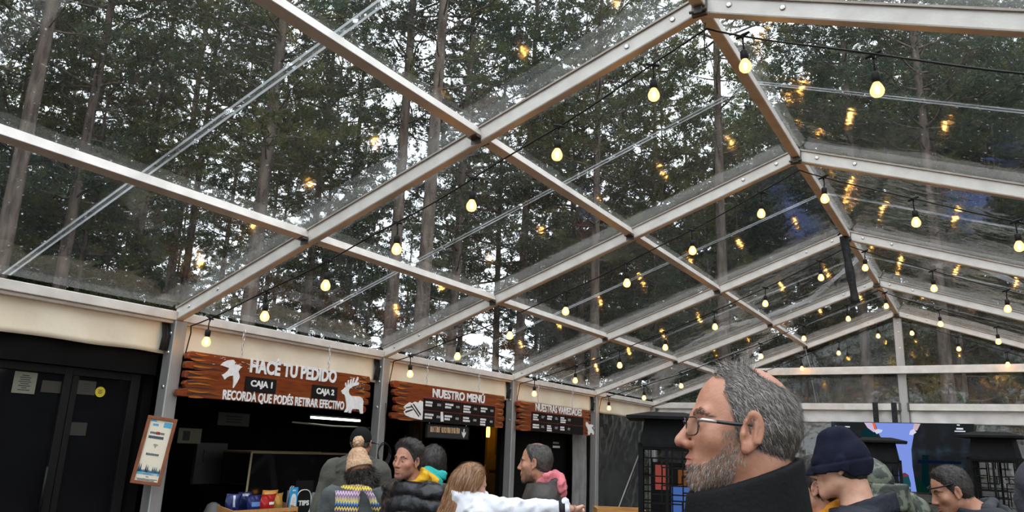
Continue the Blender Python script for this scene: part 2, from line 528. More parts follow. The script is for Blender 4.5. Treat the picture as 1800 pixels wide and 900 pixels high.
def make_tree(seed, height, low, spread, dens, leafy=1.0):
    rng = np.random.default_rng(seed)
    tb = MB(); leaves = []
    nseg = 14
    ph = rng.random(4) * 6
    def axis(t):
        return np.array([0.25 * math.sin(t * 2.2 + ph[0]) * t, 0.25 * math.sin(t * 2.0 + ph[1]) * t, t * height])
    r0 = 0.0085 * height
    tb.tube([axis(i / nseg) for i in range(nseg + 1)], [r0 * (1 - 0.88 * (i / nseg) ** 0.9) * (1.25 if i == 0 else 1) for i in range(nseg + 1)], 9)
    z = low * height
    while z < height * 0.985:
        t = z / height
        crown = math.sin(min(1.0, (t - low) / (1 - low) * 1.25 + 0.18) * PI * 0.62) if t > low else 0.4
        nb = rng.integers(3, 6)
        a0 = rng.random() * 6.28
        for k in range(nb):
            a = a0 + k * 6.283 / nb + rng.normal() * 0.25
            Lb = spread * (0.35 + 0.65 * crown) * (1.0 - 0.62 * max(0, (t - low) / (1 - low)) ** 1.6) * (0.7 + 0.5 * rng.random())
            dead = rng.random() > leafy or (t < low + 0.12 and rng.random() < 0.6)
            if dead: Lb *= 0.6
            droop = -0.15 + 0.5 * t + rng.normal() * 0.12
            base = axis(t)
            dirv = np.array([math.cos(a), math.sin(a), droop])
            pts = []
            for i in range(6):
                s = i / 5
                p = base + dirv * Lb * s + np.array([0, 0, 0.18 * Lb * s * s]) + rng.normal(size=3) * 0.04 * Lb * s
                pts.append(p)
            rb = 0.012 + 0.010 * Lb
            tb.tube(pts, [rb * (1 - 0.8 * i / 5) for i in range(6)], 4, cap=False)
            if dead:
                for i in (2, 3, 4):
                    tb.tube([pts[i], pts[i] + rng.normal(size=3) * 0.25 * Lb], [0.008, 0.003], 3, cap=False)
                continue
            for i in range(2, 6):
                for sgn in (-1, 1):
                    side = np.cross(dirv, [0, 0, 1]); side /= np.linalg.norm(side)
                    tl_ = Lb * (0.42 - 0.045 * i) * (0.7 + 0.6 * rng.random())
                    dd = dirv / np.linalg.norm(dirv) * 0.6 + side * sgn * 0.8 + rng.normal(size=3) * 0.25 + np.array([0, 0, 0.15])
                    p0 = pts[i]; p1 = p0 + dd * tl_
                    tb.tube([p0, p1], [0.010, 0.004], 3, cap=False)
                    nt_ = max(2, int(tl_ * dens))
                    for j in range(nt_):
                        s = (j + 1) / nt_
                        c = p0 + dd * tl_ * s + rng.normal(size=3) * 0.04
                        leaves.append(tuft_geo(c, dd + np.array([0, 0, 0.5]), 27, 0.145, rng))
                leaves.append(tuft_geo(pts[i], dirv + np.array([0, 0, 0.5]), 27, 0.155, rng))
        z += 0.42 + 0.35 * rng.random()
    lv = np.concatenate(leaves)
    qd = np.arange(len(lv)).reshape(-1, 4)
    tm = tb.build('trunk', M['bark'], None, True)
    me = tm.data
    bpy.data.objects.remove(tm)
    return me, lv, qd


KINDS = []
for sd, hh, low, spr, dens in ((1, 19, 0.24, 3.1, 5.5), (2, 22, 0.34, 2.9, 5.4), (3, 17, 0.18, 3.3, 5.5), (4, 24, 0.42, 3.0, 5.6), (5, 12, 0.05, 2.9, 8.5)):
    me, lv, qd = make_tree(sd, hh, low, spr, dens, 0.88)
    for mk in ('needle_a', 'needle_b'):
        KINDS.append((me, raw_mesh('foliage', lv, qd, M[mk]), hh))


def tree(kind, x, y, s, rz, label, group):
    me, lf, hh = KINDS[kind]
    o = empty('pine_tree', (x, y, -0.2 + bank(x, y)), rz, label, 'tree', group)
    o.scale = (s, s, s)
    link('trunk', me, o); link('foliage', lf, o)
    return o


def tree_px(kind, px, py, dist, s, rz, label, group=None):
    d = ray(px, py); h = Vector((d.x, d.y)).normalized()
    return tree(kind, CAM.x + h.x * dist, CAM.y + h.y * dist, s, rz, label, group)


tr = random.Random(5)
# trees the photograph shows by their trunks
named = [
    (6, 25, 330, 13.5, 0.80, 'pine with thick leaning trunk at the left edge of the view'),
    (2, 122, 420, 17.5, 0.85, 'pine with dark trunk seen over the leftmost purlin'),
    (3, 240, 440, 21.0, 0.80, 'slender pine above the dark glass doors'),
    (6, 330, 470, 24.0, 0.80, 'pine standing behind the nearest post and order sign'),
    (2, 560, 350, 22.0, 0.85, 'dark pine behind the lower purlin crossing'),
    (6, 690, 540, 17.0, 0.90, 'pine with bare lower trunk behind the order sign'),
    (7, 752, 420, 15.0, 0.90, 'pine with pale scarred trunk above the menu board'),
    (3, 1050, 560, 20.0, 0.9, 'pine with straight trunk over the varieties board'),
    (7, 1268, 380, 21.0, 0.95, 'tall pale-trunked pine beyond the far stove'),
    (6, 1636, 230, 24.0, 1.0, 'tall thin pine seen through the right roof slope'),
    (2, 1660, 660, 19.5, 0.9, 'pine trunk standing behind the gable wall'),
    (6, 925, 300, 23.0, 0.9, 'pine with straight dark trunk behind the second string of bulbs'),
    (4, 1035, 60, 24.5, 1.0, 'full crowned pine seen just left of the nearest ridge joint'),
    (5, 1150, 60, 27.0, 1.1, 'full crowned pine standing under the nearest ridge joint'),
    (4, 900, 60, 25.0, 1.05, 'full crowned pine behind the upper purlin crossing'),
    (2, 1500, 300, 23.0, 0.9, 'bushy pine over the ridge beyond the gable'),
]
spots = []
for k, (kd, px, py, dist, s, lab) in enumerate(named):
    o = tree_px(kd, px, py, dist, s, tr.random() * 6.28, lab)
    spots.append((o.location.x, o.location.y))
# the rest of the wood: alike from here
for ring, (d0, d1, cnt, smin) in enumerate(((14, 22, 17, 3.0), (22, 34, 30, 3.4), (34, 52, 34, 3.6))):
    made = 0; tries = 0
    while made < cnt and tries < 4000:
        tries += 1
        az = YAW + tr.uniform(-0.85, 0.75)
        dist = tr.uniform(d0, d1)
        x, y = CAM.x + math.sin(az) * dist, CAM.y + math.cos(az) * dist
        if x > -9.6 and y < 15.0: continue
        if ring > 0 and az < YAW - 0.22 and tr.random() < 0.5: continue
        if any((x - a) ** 2 + (y - b_) ** 2 < smin ** 2 for a, b_ in spots): continue
        spots.append((x, y)); made += 1
        tree(tr.choice([0, 1, 2, 3, 4, 5, 6, 7, 8, 9] if dist > 20 else [0, 2, 3, 4, 5, 6, 8]), x, y, tr.uniform(0.75, 1.05), tr.random() * 6.28,
             'tall dark pine in the crowded wood beyond the tent', 'pines of the wood beyond the tent')

# low bushy pines behind the stalls on the left
made = 0; tries = 0
while made < 20 and tries < 3000:
    tries += 1
    x, y = tr.uniform(-27, -14.5), tr.uniform(-4, 17)
    if any((x - a) ** 2 + (y - b_) ** 2 < 1.8 ** 2 for a, b_ in spots): continue
    spots.append((x, y)); made += 1
    tree(tr.choice([8, 9, 8]), x, y, tr.uniform(0.55, 0.95), tr.random() * 6.28, 'low bushy dark pine of the undergrowth behind the stalls', 'low pines behind the stalls')
# low bushy pines on the bank behind the gable
made = 0; tries = 0
while made < 48 and tries < 5000:
    tries += 1
    x, y = tr.uniform(-13, 22), tr.uniform(16.5, 29)
    if any((x - a) ** 2 + (y - b_) ** 2 < 1.7 ** 2 for a, b_ in spots): continue
    spots.append((x, y)); made += 1
    tree(tr.choice([8, 9, 8]), x, y, tr.uniform(0.55, 1.0) * (1.25 if y > 22 else 1), tr.random() * 6.28, 'low bushy dark pine on the bank behind the gable', 'low pines on the bank behind the gable')
# denser wood farther up the bank
made = 0; tries = 0
while made < 44 and tries < 5000:
    tries += 1
    x, y = tr.uniform(-16, 34), tr.uniform(27, 46)
    if any((x - a) ** 2 + (y - b_) ** 2 < 2.2 ** 2 for a, b_ in spots): continue
    spots.append((x, y)); made += 1
    tree(tr.choice([8, 9, 8, 4]), x, y, tr.uniform(0.95, 1.3), tr.random() * 6.28, 'dark full crowned pine up the bank beyond the gable', 'pines up the bank beyond the gable')
# unseen pines behind the viewer and to the right, added to cut low side light
made = 0; tries = 0
while made < 46 and tries < 3000:
    tries += 1
    az = YAW + tr.uniform(0.8, 2 * PI - 0.9); dist = tr.uniform(11, 30)
    x, y = CAM.x + math.sin(az) * dist, CAM.y + math.cos(az) * dist
    if -9.6 < x < 9.0 and -8 < y < 15.0: continue
    if any((x - a) ** 2 + (y - b_) ** 2 < 3.0 ** 2 for a, b_ in spots): continue
    spots.append((x, y)); made += 1
    tree(tr.choice([0, 1, 4, 5, 8, 9]), x, y, tr.uniform(0.7, 1.0), tr.random() * 6.28, 'unseen tall dark pine behind the viewer, added to cut low side light', 'unseen pines added to shade the clearing')
# ------------------------------------------------------------------ strings of bulbs
def bulb_glass():
    m = bpy.data.materials.new('bulb_glass'); m.use_nodes = True; nt = m.node_tree
    nt.nodes.remove(nt.nodes['Principled BSDF']); L = nt.links.new
    t = N(nt, 'ShaderNodeBsdfTransparent'); t.inputs[0].default_value = (1, 0.80, 0.45, 1)
    e = N(nt, 'ShaderNodeEmission'); e.inputs[0].default_value = (1.0, 0.55, 0.18, 1); e.inputs[1].default_value = 2.8
    g_ = N(nt, 'ShaderNodeBsdfGlossy'); g_.inputs[1].default_value = 0.05
    a = N(nt, 'ShaderNodeMixShader'); a.inputs[0].default_value = 0.93; L(t.outputs[0], a.inputs[1]); L(e.outputs[0], a.inputs[2])
    f = N(nt, 'ShaderNodeFresnel'); b = N(nt, 'ShaderNodeMixShader'); b.inputs[0].default_value = 0.03; L(a.outputs[0], b.inputs[1]); L(g_.outputs[0], b.inputs[2])
    L(b.outputs[0], nt.nodes['Material Output'].inputs[0])
    return m


M['bulb_glass'] = bulb_glass()
M['bulb_core'] = emit_mat('bulb_filament', (1.0, 0.56, 0.18), 1000.0)


def make_bulb():
    r = empty('light_bulb')
    cord = MB().tube([(0, 0, 0), (0.003, 0, -0.04), (0, 0, -0.085)], 0.0045, 6)
    cord.build('drop_cord', M['rubber'], r, True)
    MB().lathe([(0.008, -0.078), (0.016, -0.082), (0.0195, -0.09), (0.0195, -0.125), (0.017, -0.128), (0.017, -0.135)], 12).build('socket', M['rubber'], r, True)
    prof = [(0.012, -0.130), (0.015, -0.138), (0.022, -0.150), (0.0285, -0.166), (0.030, -0.178), (0.027, -0.192), (0.018, -0.203), (0.006, -0.208)]
    gb = MB().lathe(prof, 14).build('glass_bulb', M['bulb_glass'], r, True)
    MB().lathe([(0.003, -0.148), (0.009, -0.158), (0.0105, -0.172), (0.008, -0.184), (0.003, -0.192)], 8).build('glowing_core', M['bulb_core'], gb, True)
    return r


BULB = make_bulb()
first = True
STR_OFF = [0.12, 0.12, 0.12, 0.12, -0.35]
STRN = ['nearest', 'second', 'third', 'fourth', 'gable']
CNT = ['at the eave', 'second up from the eave', 'third up from the eave', 'fourth up from the eave', 'third down from the ridge', 'second down from the ridge', 'just left of the ridge']
CNR = ['just right of the ridge', 'second right of the ridge', 'third right of the ridge', 'fourth right of the ridge']
for k, y in enumerate(FY):
    ys = y + TY + 0.06 if k < 4 else y - 0.28
    def zs(x):
        u = 1 - abs(x) / W
        return slope_z(x) - 0.05 - 0.145 * math.sin(min(max(u, 0), 1) * PI) ** 0.8
    nR = 4
    xl = [-4.79 + 0.735 * i for i in range(7)]
    xr = [(0.24, 0.22, 0.19, 0.10, 0.26)[k] + 0.76 * i for i in range(nR)]
    if k == 3: xl = [x - 0.12 for x in xl]
    if k == 4: xl, xr = [x + 0.05 for x in xl[2:]], xr
    m = MB()
    for sgn in (-1, 1):
        end = -W + 0.06 if sgn < 0 else xr[-1] + 0.5
        pts = [(x, ys + 0.012 * math.sin(x * 5), zs(x)) for x in np.linspace(0, end, 40)]
        m.tube(pts, 0.0065, 6)
    if k < 4:   # tail of the cord dropping behind the post
        e_ = Vector((-W + 0.06, ys, zs(-W + 0.06)))
        m.tube([e_, e_ + Vector((-0.03, 0.03, -0.06)), e_ + Vector((-0.06, 0.03, -0.22)), e_ + Vector((-0.05, 0.0, -0.42))], 0.006, 6)
    c = m.build('light_string', M['rubber'], None, True)
    tag(c, ['black light cord under the nearest rafter', 'black light cord under the second rafter', 'black light cord under the third rafter',
            'black light cord under the fourth rafter', 'black light cord in front of the far gable'][k], 'light cord', 'cords of the festoon lights')
    for x, w_ in [(x, 'l') for x in xl] + [(x, 'r') for x in xr]:
        z = zs(x)
        hub = MB()
        ca = -math.copysign(ALPHA, x)
        hub.tube([(x - 0.045, ys, z + 0.045 * math.tan(ca)), (x, ys, z), (x + 0.045, ys, z - 0.045 * math.tan(ca))], [0.008, 0.014, 0.008], 8)
        hub.tube([(x, ys, z), (x, ys, z - 0.03)], [0.013, 0.007], 8)
        hub.build('cord_tee', M['rubber'], c, True)
        if first:
            o = BULB; first = False
        else:
            o = copy_tree(BULB)
        o.location = (x, ys, z - 0.012); o.scale = (1.35, 1.35, 1.25)
        o.rotation_euler = (RNG.uniform(-.05, .05), RNG.uniform(-.05, .05), RNG.random() * 6)
        i = (xl if w_ == 'l' else xr).index(x)
        pos = (CNT[i] if k < 4 else CNT[i + 2]) if w_ == 'l' else CNR[i]
        tag(o, 'glowing warm bulb %s, hanging from the %s light cord' % (pos, STRN[k]), 'light bulb', 'warm bulbs strung under the roof')
# splice connector on the nearest cord
# ------------------------------------------------------------------ stalls along the left side
def glossy_dark(name, col, rough=0.08):
    m, nt, b = mat_base(name, col, rough, 0, 0.10)
    return m


M['darkglass'] = glossy_dark('dark_glass', (0.006, 0.006, 0.007), 0.05)
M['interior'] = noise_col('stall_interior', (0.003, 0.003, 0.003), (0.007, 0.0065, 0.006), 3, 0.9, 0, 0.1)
M['frame_dark'] = mat_base('door_frame_dark', (0.009, 0.009, 0.009), 0.4, 0.05, 0.15)[0]
M['paper'] = noise_col('notice_paper', (0.15, 0.155, 0.115), (0.20, 0.20, 0.15), 3, 0.8)
M['ink'] = mat_base('printed_ink', (0.03, 0.03, 0.03), 0.8)[0]
M['white'] = mat_base('white_paint', (0.80, 0.79, 0.76), 0.55)[0]
M['offwhite'] = noise_col('white_card', (0.70, 0.69, 0.66), (0.80, 0.79, 0.76), 4, 0.7)
M['grey_lines'] = mat_base('grey_print', (0.30, 0.29, 0.28), 0.7)[0]
KX = -5.36    # front face of the stalls

# cream valance between the posts
for b in range(5):
    ya, yb = YS[b] + (0.10 if b else 0), YS[b + 1] + 0.02
    nx, nz = 60, 8
    u, v = np.meshgrid(np.linspace(0, 1, nx), np.linspace(0, 1, nz), indexing='ij')
    ph = NR.random(3) * 6
    Yv = ya + (yb - ya) * u; Zv = 2.335 + 0.33 * v + 0.004 * np.sin(u * 23 + ph[0]) * (1 - v)
    Xv = -5.20 + (0.010 * np.sin(u * 31 + ph[1] + v * 2) + 0.005 * np.sin(u * 9 + ph[2])) * (1 - v * 0.8)
    p = np.stack([Xv, Yv, Zv], -1).reshape(-1, 3)
    q = np.array([[i * nz + j, (i + 1) * nz + j, (i + 1) * nz + j + 1, i * nz + j + 1] for i in range(nx - 1) for j in range(nz - 1)])
    o = link('wall_left', raw_mesh('wall_left', p, q, M['tarp'], True))
    so = o.modifiers.new('t', 'SOLIDIFY'); so.thickness = 0.006
    tag(o, kind='structure')
    # folded end of the tarp laced to the post
    if b < 4:
        m = MB()
        for k in range(5):
            yy_ = yb - 0.105 + 0.018 * k
            m.tube([(-5.175 + 0.012 * (k % 2), yy_, 2.36), (-5.17 + 0.015 * ((k + 1) % 2), yy_ + 0.006, 2.5), (-5.20, yy_, 2.65)], [0.011, 0.014, 0.009], 6)
        tag(m.build('tarp_lacing', M['strap'], None, True), ['dark gathered tarp edge beside the post with the framed notice', 'dark gathered tarp edge at the right end of the order sign',
            'dark gathered tarp edge at the right end of the menu board', 'dark gathered tarp edge at the right end of the varieties board'][b], 'tarp edge')

# black shell of the stalls: back, roof, partitions, counter front
def S(name, lo, hi, mat):
    return tag(MB().box(lo, hi).build(name, mat), kind='structure')


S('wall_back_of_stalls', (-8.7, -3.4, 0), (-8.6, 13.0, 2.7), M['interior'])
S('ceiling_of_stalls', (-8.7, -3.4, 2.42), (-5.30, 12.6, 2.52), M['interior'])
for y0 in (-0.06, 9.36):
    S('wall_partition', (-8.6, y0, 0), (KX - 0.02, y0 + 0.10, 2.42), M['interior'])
# lintel over the openings
for b in range(4):
    ya, yb = (YS[b] + (0.14 if b else 0)), YS[b + 1] - 0.04
    S('trim_lintel', (KX - 0.06, ya, 2.13 if b == 0 else 2.05), (KX + 0.11, yb, 2.37), M['black'])
# first bay: dark glass doors
fr = MB()
mull = at_x(100, 760, KX).y
fr.box((KX - 0.04, mull - 0.035, 0), (KX + 0.03, mull + 0.035, 2.13))
fr.box((KX - 0.04, mull + 0.045, 0), (KX + 0.02, mull + 0.10, 2.13))
fr.box((KX - 0.04, -0.22, 0), (KX + 0.03, -0.13, 2.13)); fr.box((KX - 0.04, -3.0, 0), (KX + 0.03, -2.92, 2.13))
fr.box((KX - 0.04, -3.0, 2.06), (KX + 0.025, -0.13, 2.13)); fr.box((KX - 0.04, -3.0, 0), (KX + 0.025, -0.13, 0.10))
d1 = tag(fr.build('door_1', M['frame_dark'], bevel=0.004), kind='structure')
for a, c in ((-2.92, mull - 0.035), (mull + 0.10, -0.22)):
    MB().box((KX - 0.012, a, 0.1), (KX - 0.004, c, 2.06)).build('pane', M['darkglass'], d1)
hd = MB().tube([(KX + 0.06, mull - 0.06, 0.9), (KX + 0.06, mull - 0.06, 1.3)], 0.012, 8)
hd.build('handle', M['frame_dark'], d1, True)


def board_at(px0, py0, px1, py1, x, name, mat, label, cat, th=0.004, group=None):
    """flat rectangle on a plane x=const spanning two pixels' directions"""
    a, c = at_x(px0, py0, x), at_x(px1, py1, x)
    y0, y1 = sorted((a.y, c.y)); z0, z1 = sorted((a.z, c.z))
    o = MB().box((x - th, y0, z0), (x, y1, z1)).build(name, mat)
    tag(o, label, cat, group)
    return o, (y0, y1, z0, z1)


def greek(parent, y0, y1, z0, z1, rows, mat, x, seed=0, frac=(0.4, 0.9), gap=0.45, center=True, name='print', lines=None):
    """unreadably small printed words: rows of tiny word-like blocks"""
    rg = random.Random(seed); m = MB(); hz = (z1 - z0) / rows
    for r in range(rows):
        wd = (y1 - y0) * rg.uniform(*frac)
        s = (y0 + y1) / 2 - wd / 2 if center else y0
        zc = z1 - hz * (r + 0.5); e = s + wd
        while s < e:
            l = min(e - s, hz * rg.uniform(0.25, 0.6) * 1.0)
            m.box((x, s, zc - hz * gap * rg.uniform(0.42, 0.5)), (x + 0.0015, s + l * 0.8, zc + hz * gap * rg.uniform(0.42, 0.5)))
            s += l
    return m.build(name, mat, parent)


GX = KX + 0.003
o, r = board_at(27, 652, 60, 693, GX, 'paper_notice', M['paper'], 'pale printed notice taped inside the dark glass door at far left', 'notice')
greek(o, r[0] + .02, r[1] - .02, r[2] + .02, r[3] - .02, 8, M['ink'], GX, 3, (0.3, 0.75))
m = MB()
c = at_x(176, 689, GX)
m.lathe([(0.0, 0), (0.046, 0), (0.046, 0.002), (0.0, 0.0022)], 20)
o = m.build('round_sticker', mat_base('yellow_sticker', (0.55, 0.44, 0.02), 0.5)[0])
o.rotation_euler = (0, PI / 2, 0); o.location = c
tag(o, 'small round yellow sticker on the dark glass door', 'sticker')
greek(None, c.y - .03, c.y + .03, c.z - .018, c.z + .022, 4, M['ink'], GX + .0025, 9, (0.5, 0.95), 0.5)
o2 = bpy.context.scene.objects.get('print.001'); o2.parent = o; o2.matrix_parent_inverse = (Matrix.Translation(c) @ Matrix.Rotation(PI / 2, 4, 'Y')).inverted()
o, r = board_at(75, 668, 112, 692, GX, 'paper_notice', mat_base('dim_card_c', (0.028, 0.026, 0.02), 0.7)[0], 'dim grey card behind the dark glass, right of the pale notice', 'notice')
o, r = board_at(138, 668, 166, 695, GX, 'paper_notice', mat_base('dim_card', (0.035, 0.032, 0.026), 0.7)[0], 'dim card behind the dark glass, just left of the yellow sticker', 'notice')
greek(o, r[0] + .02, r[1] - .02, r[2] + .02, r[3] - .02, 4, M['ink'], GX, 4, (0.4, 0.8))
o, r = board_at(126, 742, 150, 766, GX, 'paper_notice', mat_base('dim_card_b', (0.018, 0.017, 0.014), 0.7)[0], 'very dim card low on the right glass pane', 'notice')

# counter along the open stalls
for y0, y1 in ((0.12, 3.0), (3.2, 6.15)):
    S('wall_counter', (-5.95, y0, 0), (-5.42, y1, 0.70), M['black'])
ct = MB().box((-6.0, 0.12, 0.705), (-5.27, 3.0, 0.735)).build('counter_top', noise_col('counter_wood', (0.02, 0.016, 0.012), (0.04, 0.03, 0.022), 6, 0.4, 0, 0.4, 0, None, (1, 6, 1)), bevel=0.004)
tag(ct, 'dark counter top under the order sign', 'counter')
ct = MB().box((-6.0, 3.2, 0.705), (-5.27, 6.15, 0.735)).build('counter_top', M['frame_dark'], bevel=0.004)
tag(ct, 'dark counter top under the menu board', 'counter')

# notices inside the first stall
BX = -8.55
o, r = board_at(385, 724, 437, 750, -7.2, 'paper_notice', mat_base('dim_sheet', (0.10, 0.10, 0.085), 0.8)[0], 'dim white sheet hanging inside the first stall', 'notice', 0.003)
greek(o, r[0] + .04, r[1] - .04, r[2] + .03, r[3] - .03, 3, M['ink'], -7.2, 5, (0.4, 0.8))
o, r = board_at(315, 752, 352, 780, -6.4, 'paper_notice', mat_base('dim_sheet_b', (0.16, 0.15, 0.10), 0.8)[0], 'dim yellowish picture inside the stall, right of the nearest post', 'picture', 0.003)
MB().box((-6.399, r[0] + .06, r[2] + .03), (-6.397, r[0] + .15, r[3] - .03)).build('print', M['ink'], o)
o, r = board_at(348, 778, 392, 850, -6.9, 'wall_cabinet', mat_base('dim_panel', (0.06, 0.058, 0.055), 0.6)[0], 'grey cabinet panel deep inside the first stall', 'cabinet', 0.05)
MB().box((-6.9, r[0] + .10, (r[2] + r[3]) / 2 + .02), (-6.885, r[0] + .12, (r[2] + r[3]) / 2 + .16)).build('handle', M['darksteel'], o)

# fluorescent lamp
LX = -6.7
a, b_ = at_x(545, 732, LX), at_x(632, 741, LX)
zt = (a.z + b_.z) / 2
o = empty('fluorescent_lamp', (LX, a.y, zt), 0, 'lit white fluorescent tube hanging inside the first stall', 'lamp')
L_ = b_.y - a.y
MB().tube([(0, 0, 0), (0, L_, 0)], 0.016, 10).build('tube', emit_mat('tube_glow', (0.86, 1.0, 0.84), 5.0), o, True)
m = MB().box((-0.04, -0.06, 0.03), (0.04, L_ + 0.06, 0.07)); m.box((-0.02, -0.05, -0.02), (0.02, -0.01, 0.03)); m.box((-0.02, L_ + .01, -0.02), (0.02, L_ + .05, 0.03))
m.build('fixture', M['frame_dark'], o)
for yy_ in (0.1, L_ - 0.1):
    MB().tube([(0, yy_, 0.07), (0, yy_, 2.42 - zt)], 0.004, 5).build('hanger', M['darksteel'], o)
a, b_ = at_x(514, 742, LX), at_x(650, 752, LX)
o = MB().tube([a, (a + b_) / 2 + Vector((0, 0, -0.015)), b_], 0.012, 8).build('hood_rail', mat_base('rail_pale', (0.6, 0.62, 0.5), 0.4)[0], None, True)
tag(o, 'pale metal rail below the fluorescent tube', 'rail')

# glass display case
DX = -6.05
a, b_ = at_x(443, 795, DX), at_x(608, 846, DX)
y0, y1, zt, zb = a.y, b_.y, a.z, 0.735
o = empty('display_case', (DX, y0, 0.735), 0, 'dark glass display case on the counter behind the snack box', 'display case')
m = MB()
for p, q_ in (((DX, y0, zt), (DX, y1, zt)), ((DX, y0, zt), (DX + .12, y0 - .12, zb)), ((DX, y1, zt), (DX + .12, y1, zb)), ((DX - .5, y0, zt), (DX - .5, y1, zt)), ((DX, y0, zt), (DX - .5, y0, zt)), ((DX, y1, zt), (DX - .5, y1, zt))):
    m.beam(Vector(p) - Vector((DX, y0, 0.735)), Vector(q_) - Vector((DX, y0, 0.735)), 0.022, 0.022)
m.build('frame', mat_base('brass_trim', (0.28, 0.22, 0.12), 0.4, 0.5)[0], o)
m = MB(); zz = zt - 0.735
m.hexa([(.0, .0, zz), (.12, -.12, 0), (.12, y1 - y0, 0), (.0, y1 - y0, zz), (-.006, .0, zz), (.114, -.12, 0), (.114, y1 - y0, 0), (-.006, y1 - y0, zz)])
m.build('front_glass', M['darkglass'], o)
MB().box((-.5, 0, zz * .45), (-.02, y1 - y0 - .02, zz * .45 + .02)).build('shelf', M['frame_dark'], o)
MB().box((-.5, 0, 0), (-.48, y1 - y0, zz)).build('back', M['interior'], o)

# second stall: lit back room seen through a doorway, hanging lantern lamps
warm = empty('back_room_partition', (-7.1, at_x(856, 800, -7.1).y, 0), 0, 'warm lit ochre partition deep behind the menu board', 'partition')
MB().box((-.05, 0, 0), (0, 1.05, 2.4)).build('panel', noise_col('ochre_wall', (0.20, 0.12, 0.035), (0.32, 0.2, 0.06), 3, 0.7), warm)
MB().box((0, .28, 1.45), (.01, .62, 1.95)).build('picture', mat_base('dim_picture', (0.10, 0.07, 0.03), 0.6)[0], warm)
M['lantern'] = emit_mat('lantern_glow', (1.0, 0.50, 0.06), 9.0)
for px, py, lab in ((858, 759, 'small amber lantern lamp under the menu board, farther from the post'), (880, 763, 'amber lantern lamp lit close beside the post under the menu board'), (906, 767, 'amber lantern lamp just right of the post, left of the varieties board')):
    p = at_x(px, py, -6.7)
    o = empty('lantern_lamp', p, 0, lab, 'lamp')
    MB().lathe([(0.028, -.10), (0.034, -.08), (0.034, .07), (0.026, .09)], 10).build('glass_body', M['lantern'], o, True)
    MB().lathe([(0.044, .09), (0.04, .10), (0.012, .14)], 10).build('cap', M['darksteel'], o, True)
    MB().tube([(0, 0, .14), (0, 0, 2.42 - p.z)], 0.005, 6).build('rod', M['darksteel'], o)
# orange timber rail and stool rail in the second stall
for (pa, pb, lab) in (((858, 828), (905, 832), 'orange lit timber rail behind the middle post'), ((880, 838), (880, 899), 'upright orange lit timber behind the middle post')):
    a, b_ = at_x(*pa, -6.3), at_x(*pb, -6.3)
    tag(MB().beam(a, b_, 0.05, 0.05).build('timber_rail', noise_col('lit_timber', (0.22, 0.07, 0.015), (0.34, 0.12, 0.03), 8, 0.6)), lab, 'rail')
# dark machine with pale lettering behind the woman
p = at_x(842, 850, -5.7)
o = empty('drinks_machine', (p.x, p.y, 0.735), 0, 'dark rounded drinks machine on the counter beside the post', 'machine')
MB().lathe([(0.10, 0), (0.13, 0.01), (0.13, 0.30), (0.12, 0.37), (0.09, 0.42), (0.06, 0.44)], 20).build('body', mat_base('machine_shell', (0.03, 0.03, 0.032), 0.2, 0.2)[0], o, True)
MB().lathe([(0.045, 0.44), (0.06, 0.45), (0.06, 0.50), (0.03, 0.53)], 16).build('lid', mat_base('machine_lid', (0.25, 0.24, 0.22), 0.3, 0.5)[0], o, True)
m = MB().tube([(0.13, -.05, 0.08), (0.14, -.02, 0.11), (0.14, .01, 0.08), (0.14, .04, 0.12)], 0.008, 6)
m.build('tap', M['white'], o, True)

# third stall: black door with a little sign, grey curtain
fr = MB().box((-5.52, 6.4, 0), (-5.44, 8.75, 2.42))
tag(fr.build('door_2', M['black']), kind='structure')
m = MB().box((-5.44, 7.72, 0.06), (-5.425, 8.6, 2.0))
d2 = tag(m.build('door_3', M['black'], bevel=0.003), kind='structure')
a = at_x(978, 783, -5.42)
o = empty('door_sign', a, 0, 'tiny two-line white sign on the black door', 'sign')
MB().box((-.004, -.17, -.07), (0, .17, .09)).build('plate', M['black'], o)
greek(o, -.15, .12, .02, .07, 1, M['grey_lines'], 0.0, 12, (0.8, 0.9), 0.8)
greek(o, -.15, .15, -.05, .0, 1, M['white'], 0.0, 13, (0.9, 1.0), 0.8)


def curtain(name, p0, p1, z0, z1, mat, folds, amp, label, cat, kind=None):
    n, k = 80, 10
    u, v = np.meshgrid(np.linspace(0, 1, n), np.linspace(0, 1, k), indexing='ij')
    p0 = np.array(p0); p1 = np.array(p1); d = p1 - p0; nn = np.array([d[1], -d[0]]); nn = nn / np.linalg.norm(nn)
    off = amp * np.sin(u * folds * 6.28 + 0.6 * np.sin(v * 4)) * (0.6 + 0.4 * np.sin(u * 13 + v * 3))
    X = p0[0] + d[0] * u + nn[0] * off; Y = p0[1] + d[1] * u + nn[1] * off; Z = z0 + (z1 - z0) * v
    q = np.array([[i * k + j, (i + 1) * k + j, (i + 1) * k + j + 1, i * k + j + 1] for i in range(n - 1) for j in range(k - 1)])
    o = link(name, raw_mesh(name, np.stack([X, Y, Z], -1).reshape(-1, 3), q, mat, True))
    so = o.modifiers.new('t', 'SOLIDIFY'); so.thickness = 0.005
    return tag(o, label, cat, None, kind)


M['grey_cloth'] = noise_col('grey_tarp', (0.16, 0.155, 0.15), (0.26, 0.25, 0.24), 4, 0.75, 0, 0.3, 0.3, 10)
curtain('curtain', (-5.27, 8.62), (-5.25, 9.18), 0.02, 2.30, M['grey_cloth'], 5, 0.03, 'gathered grey curtain left of the fourth post', 'curtain')
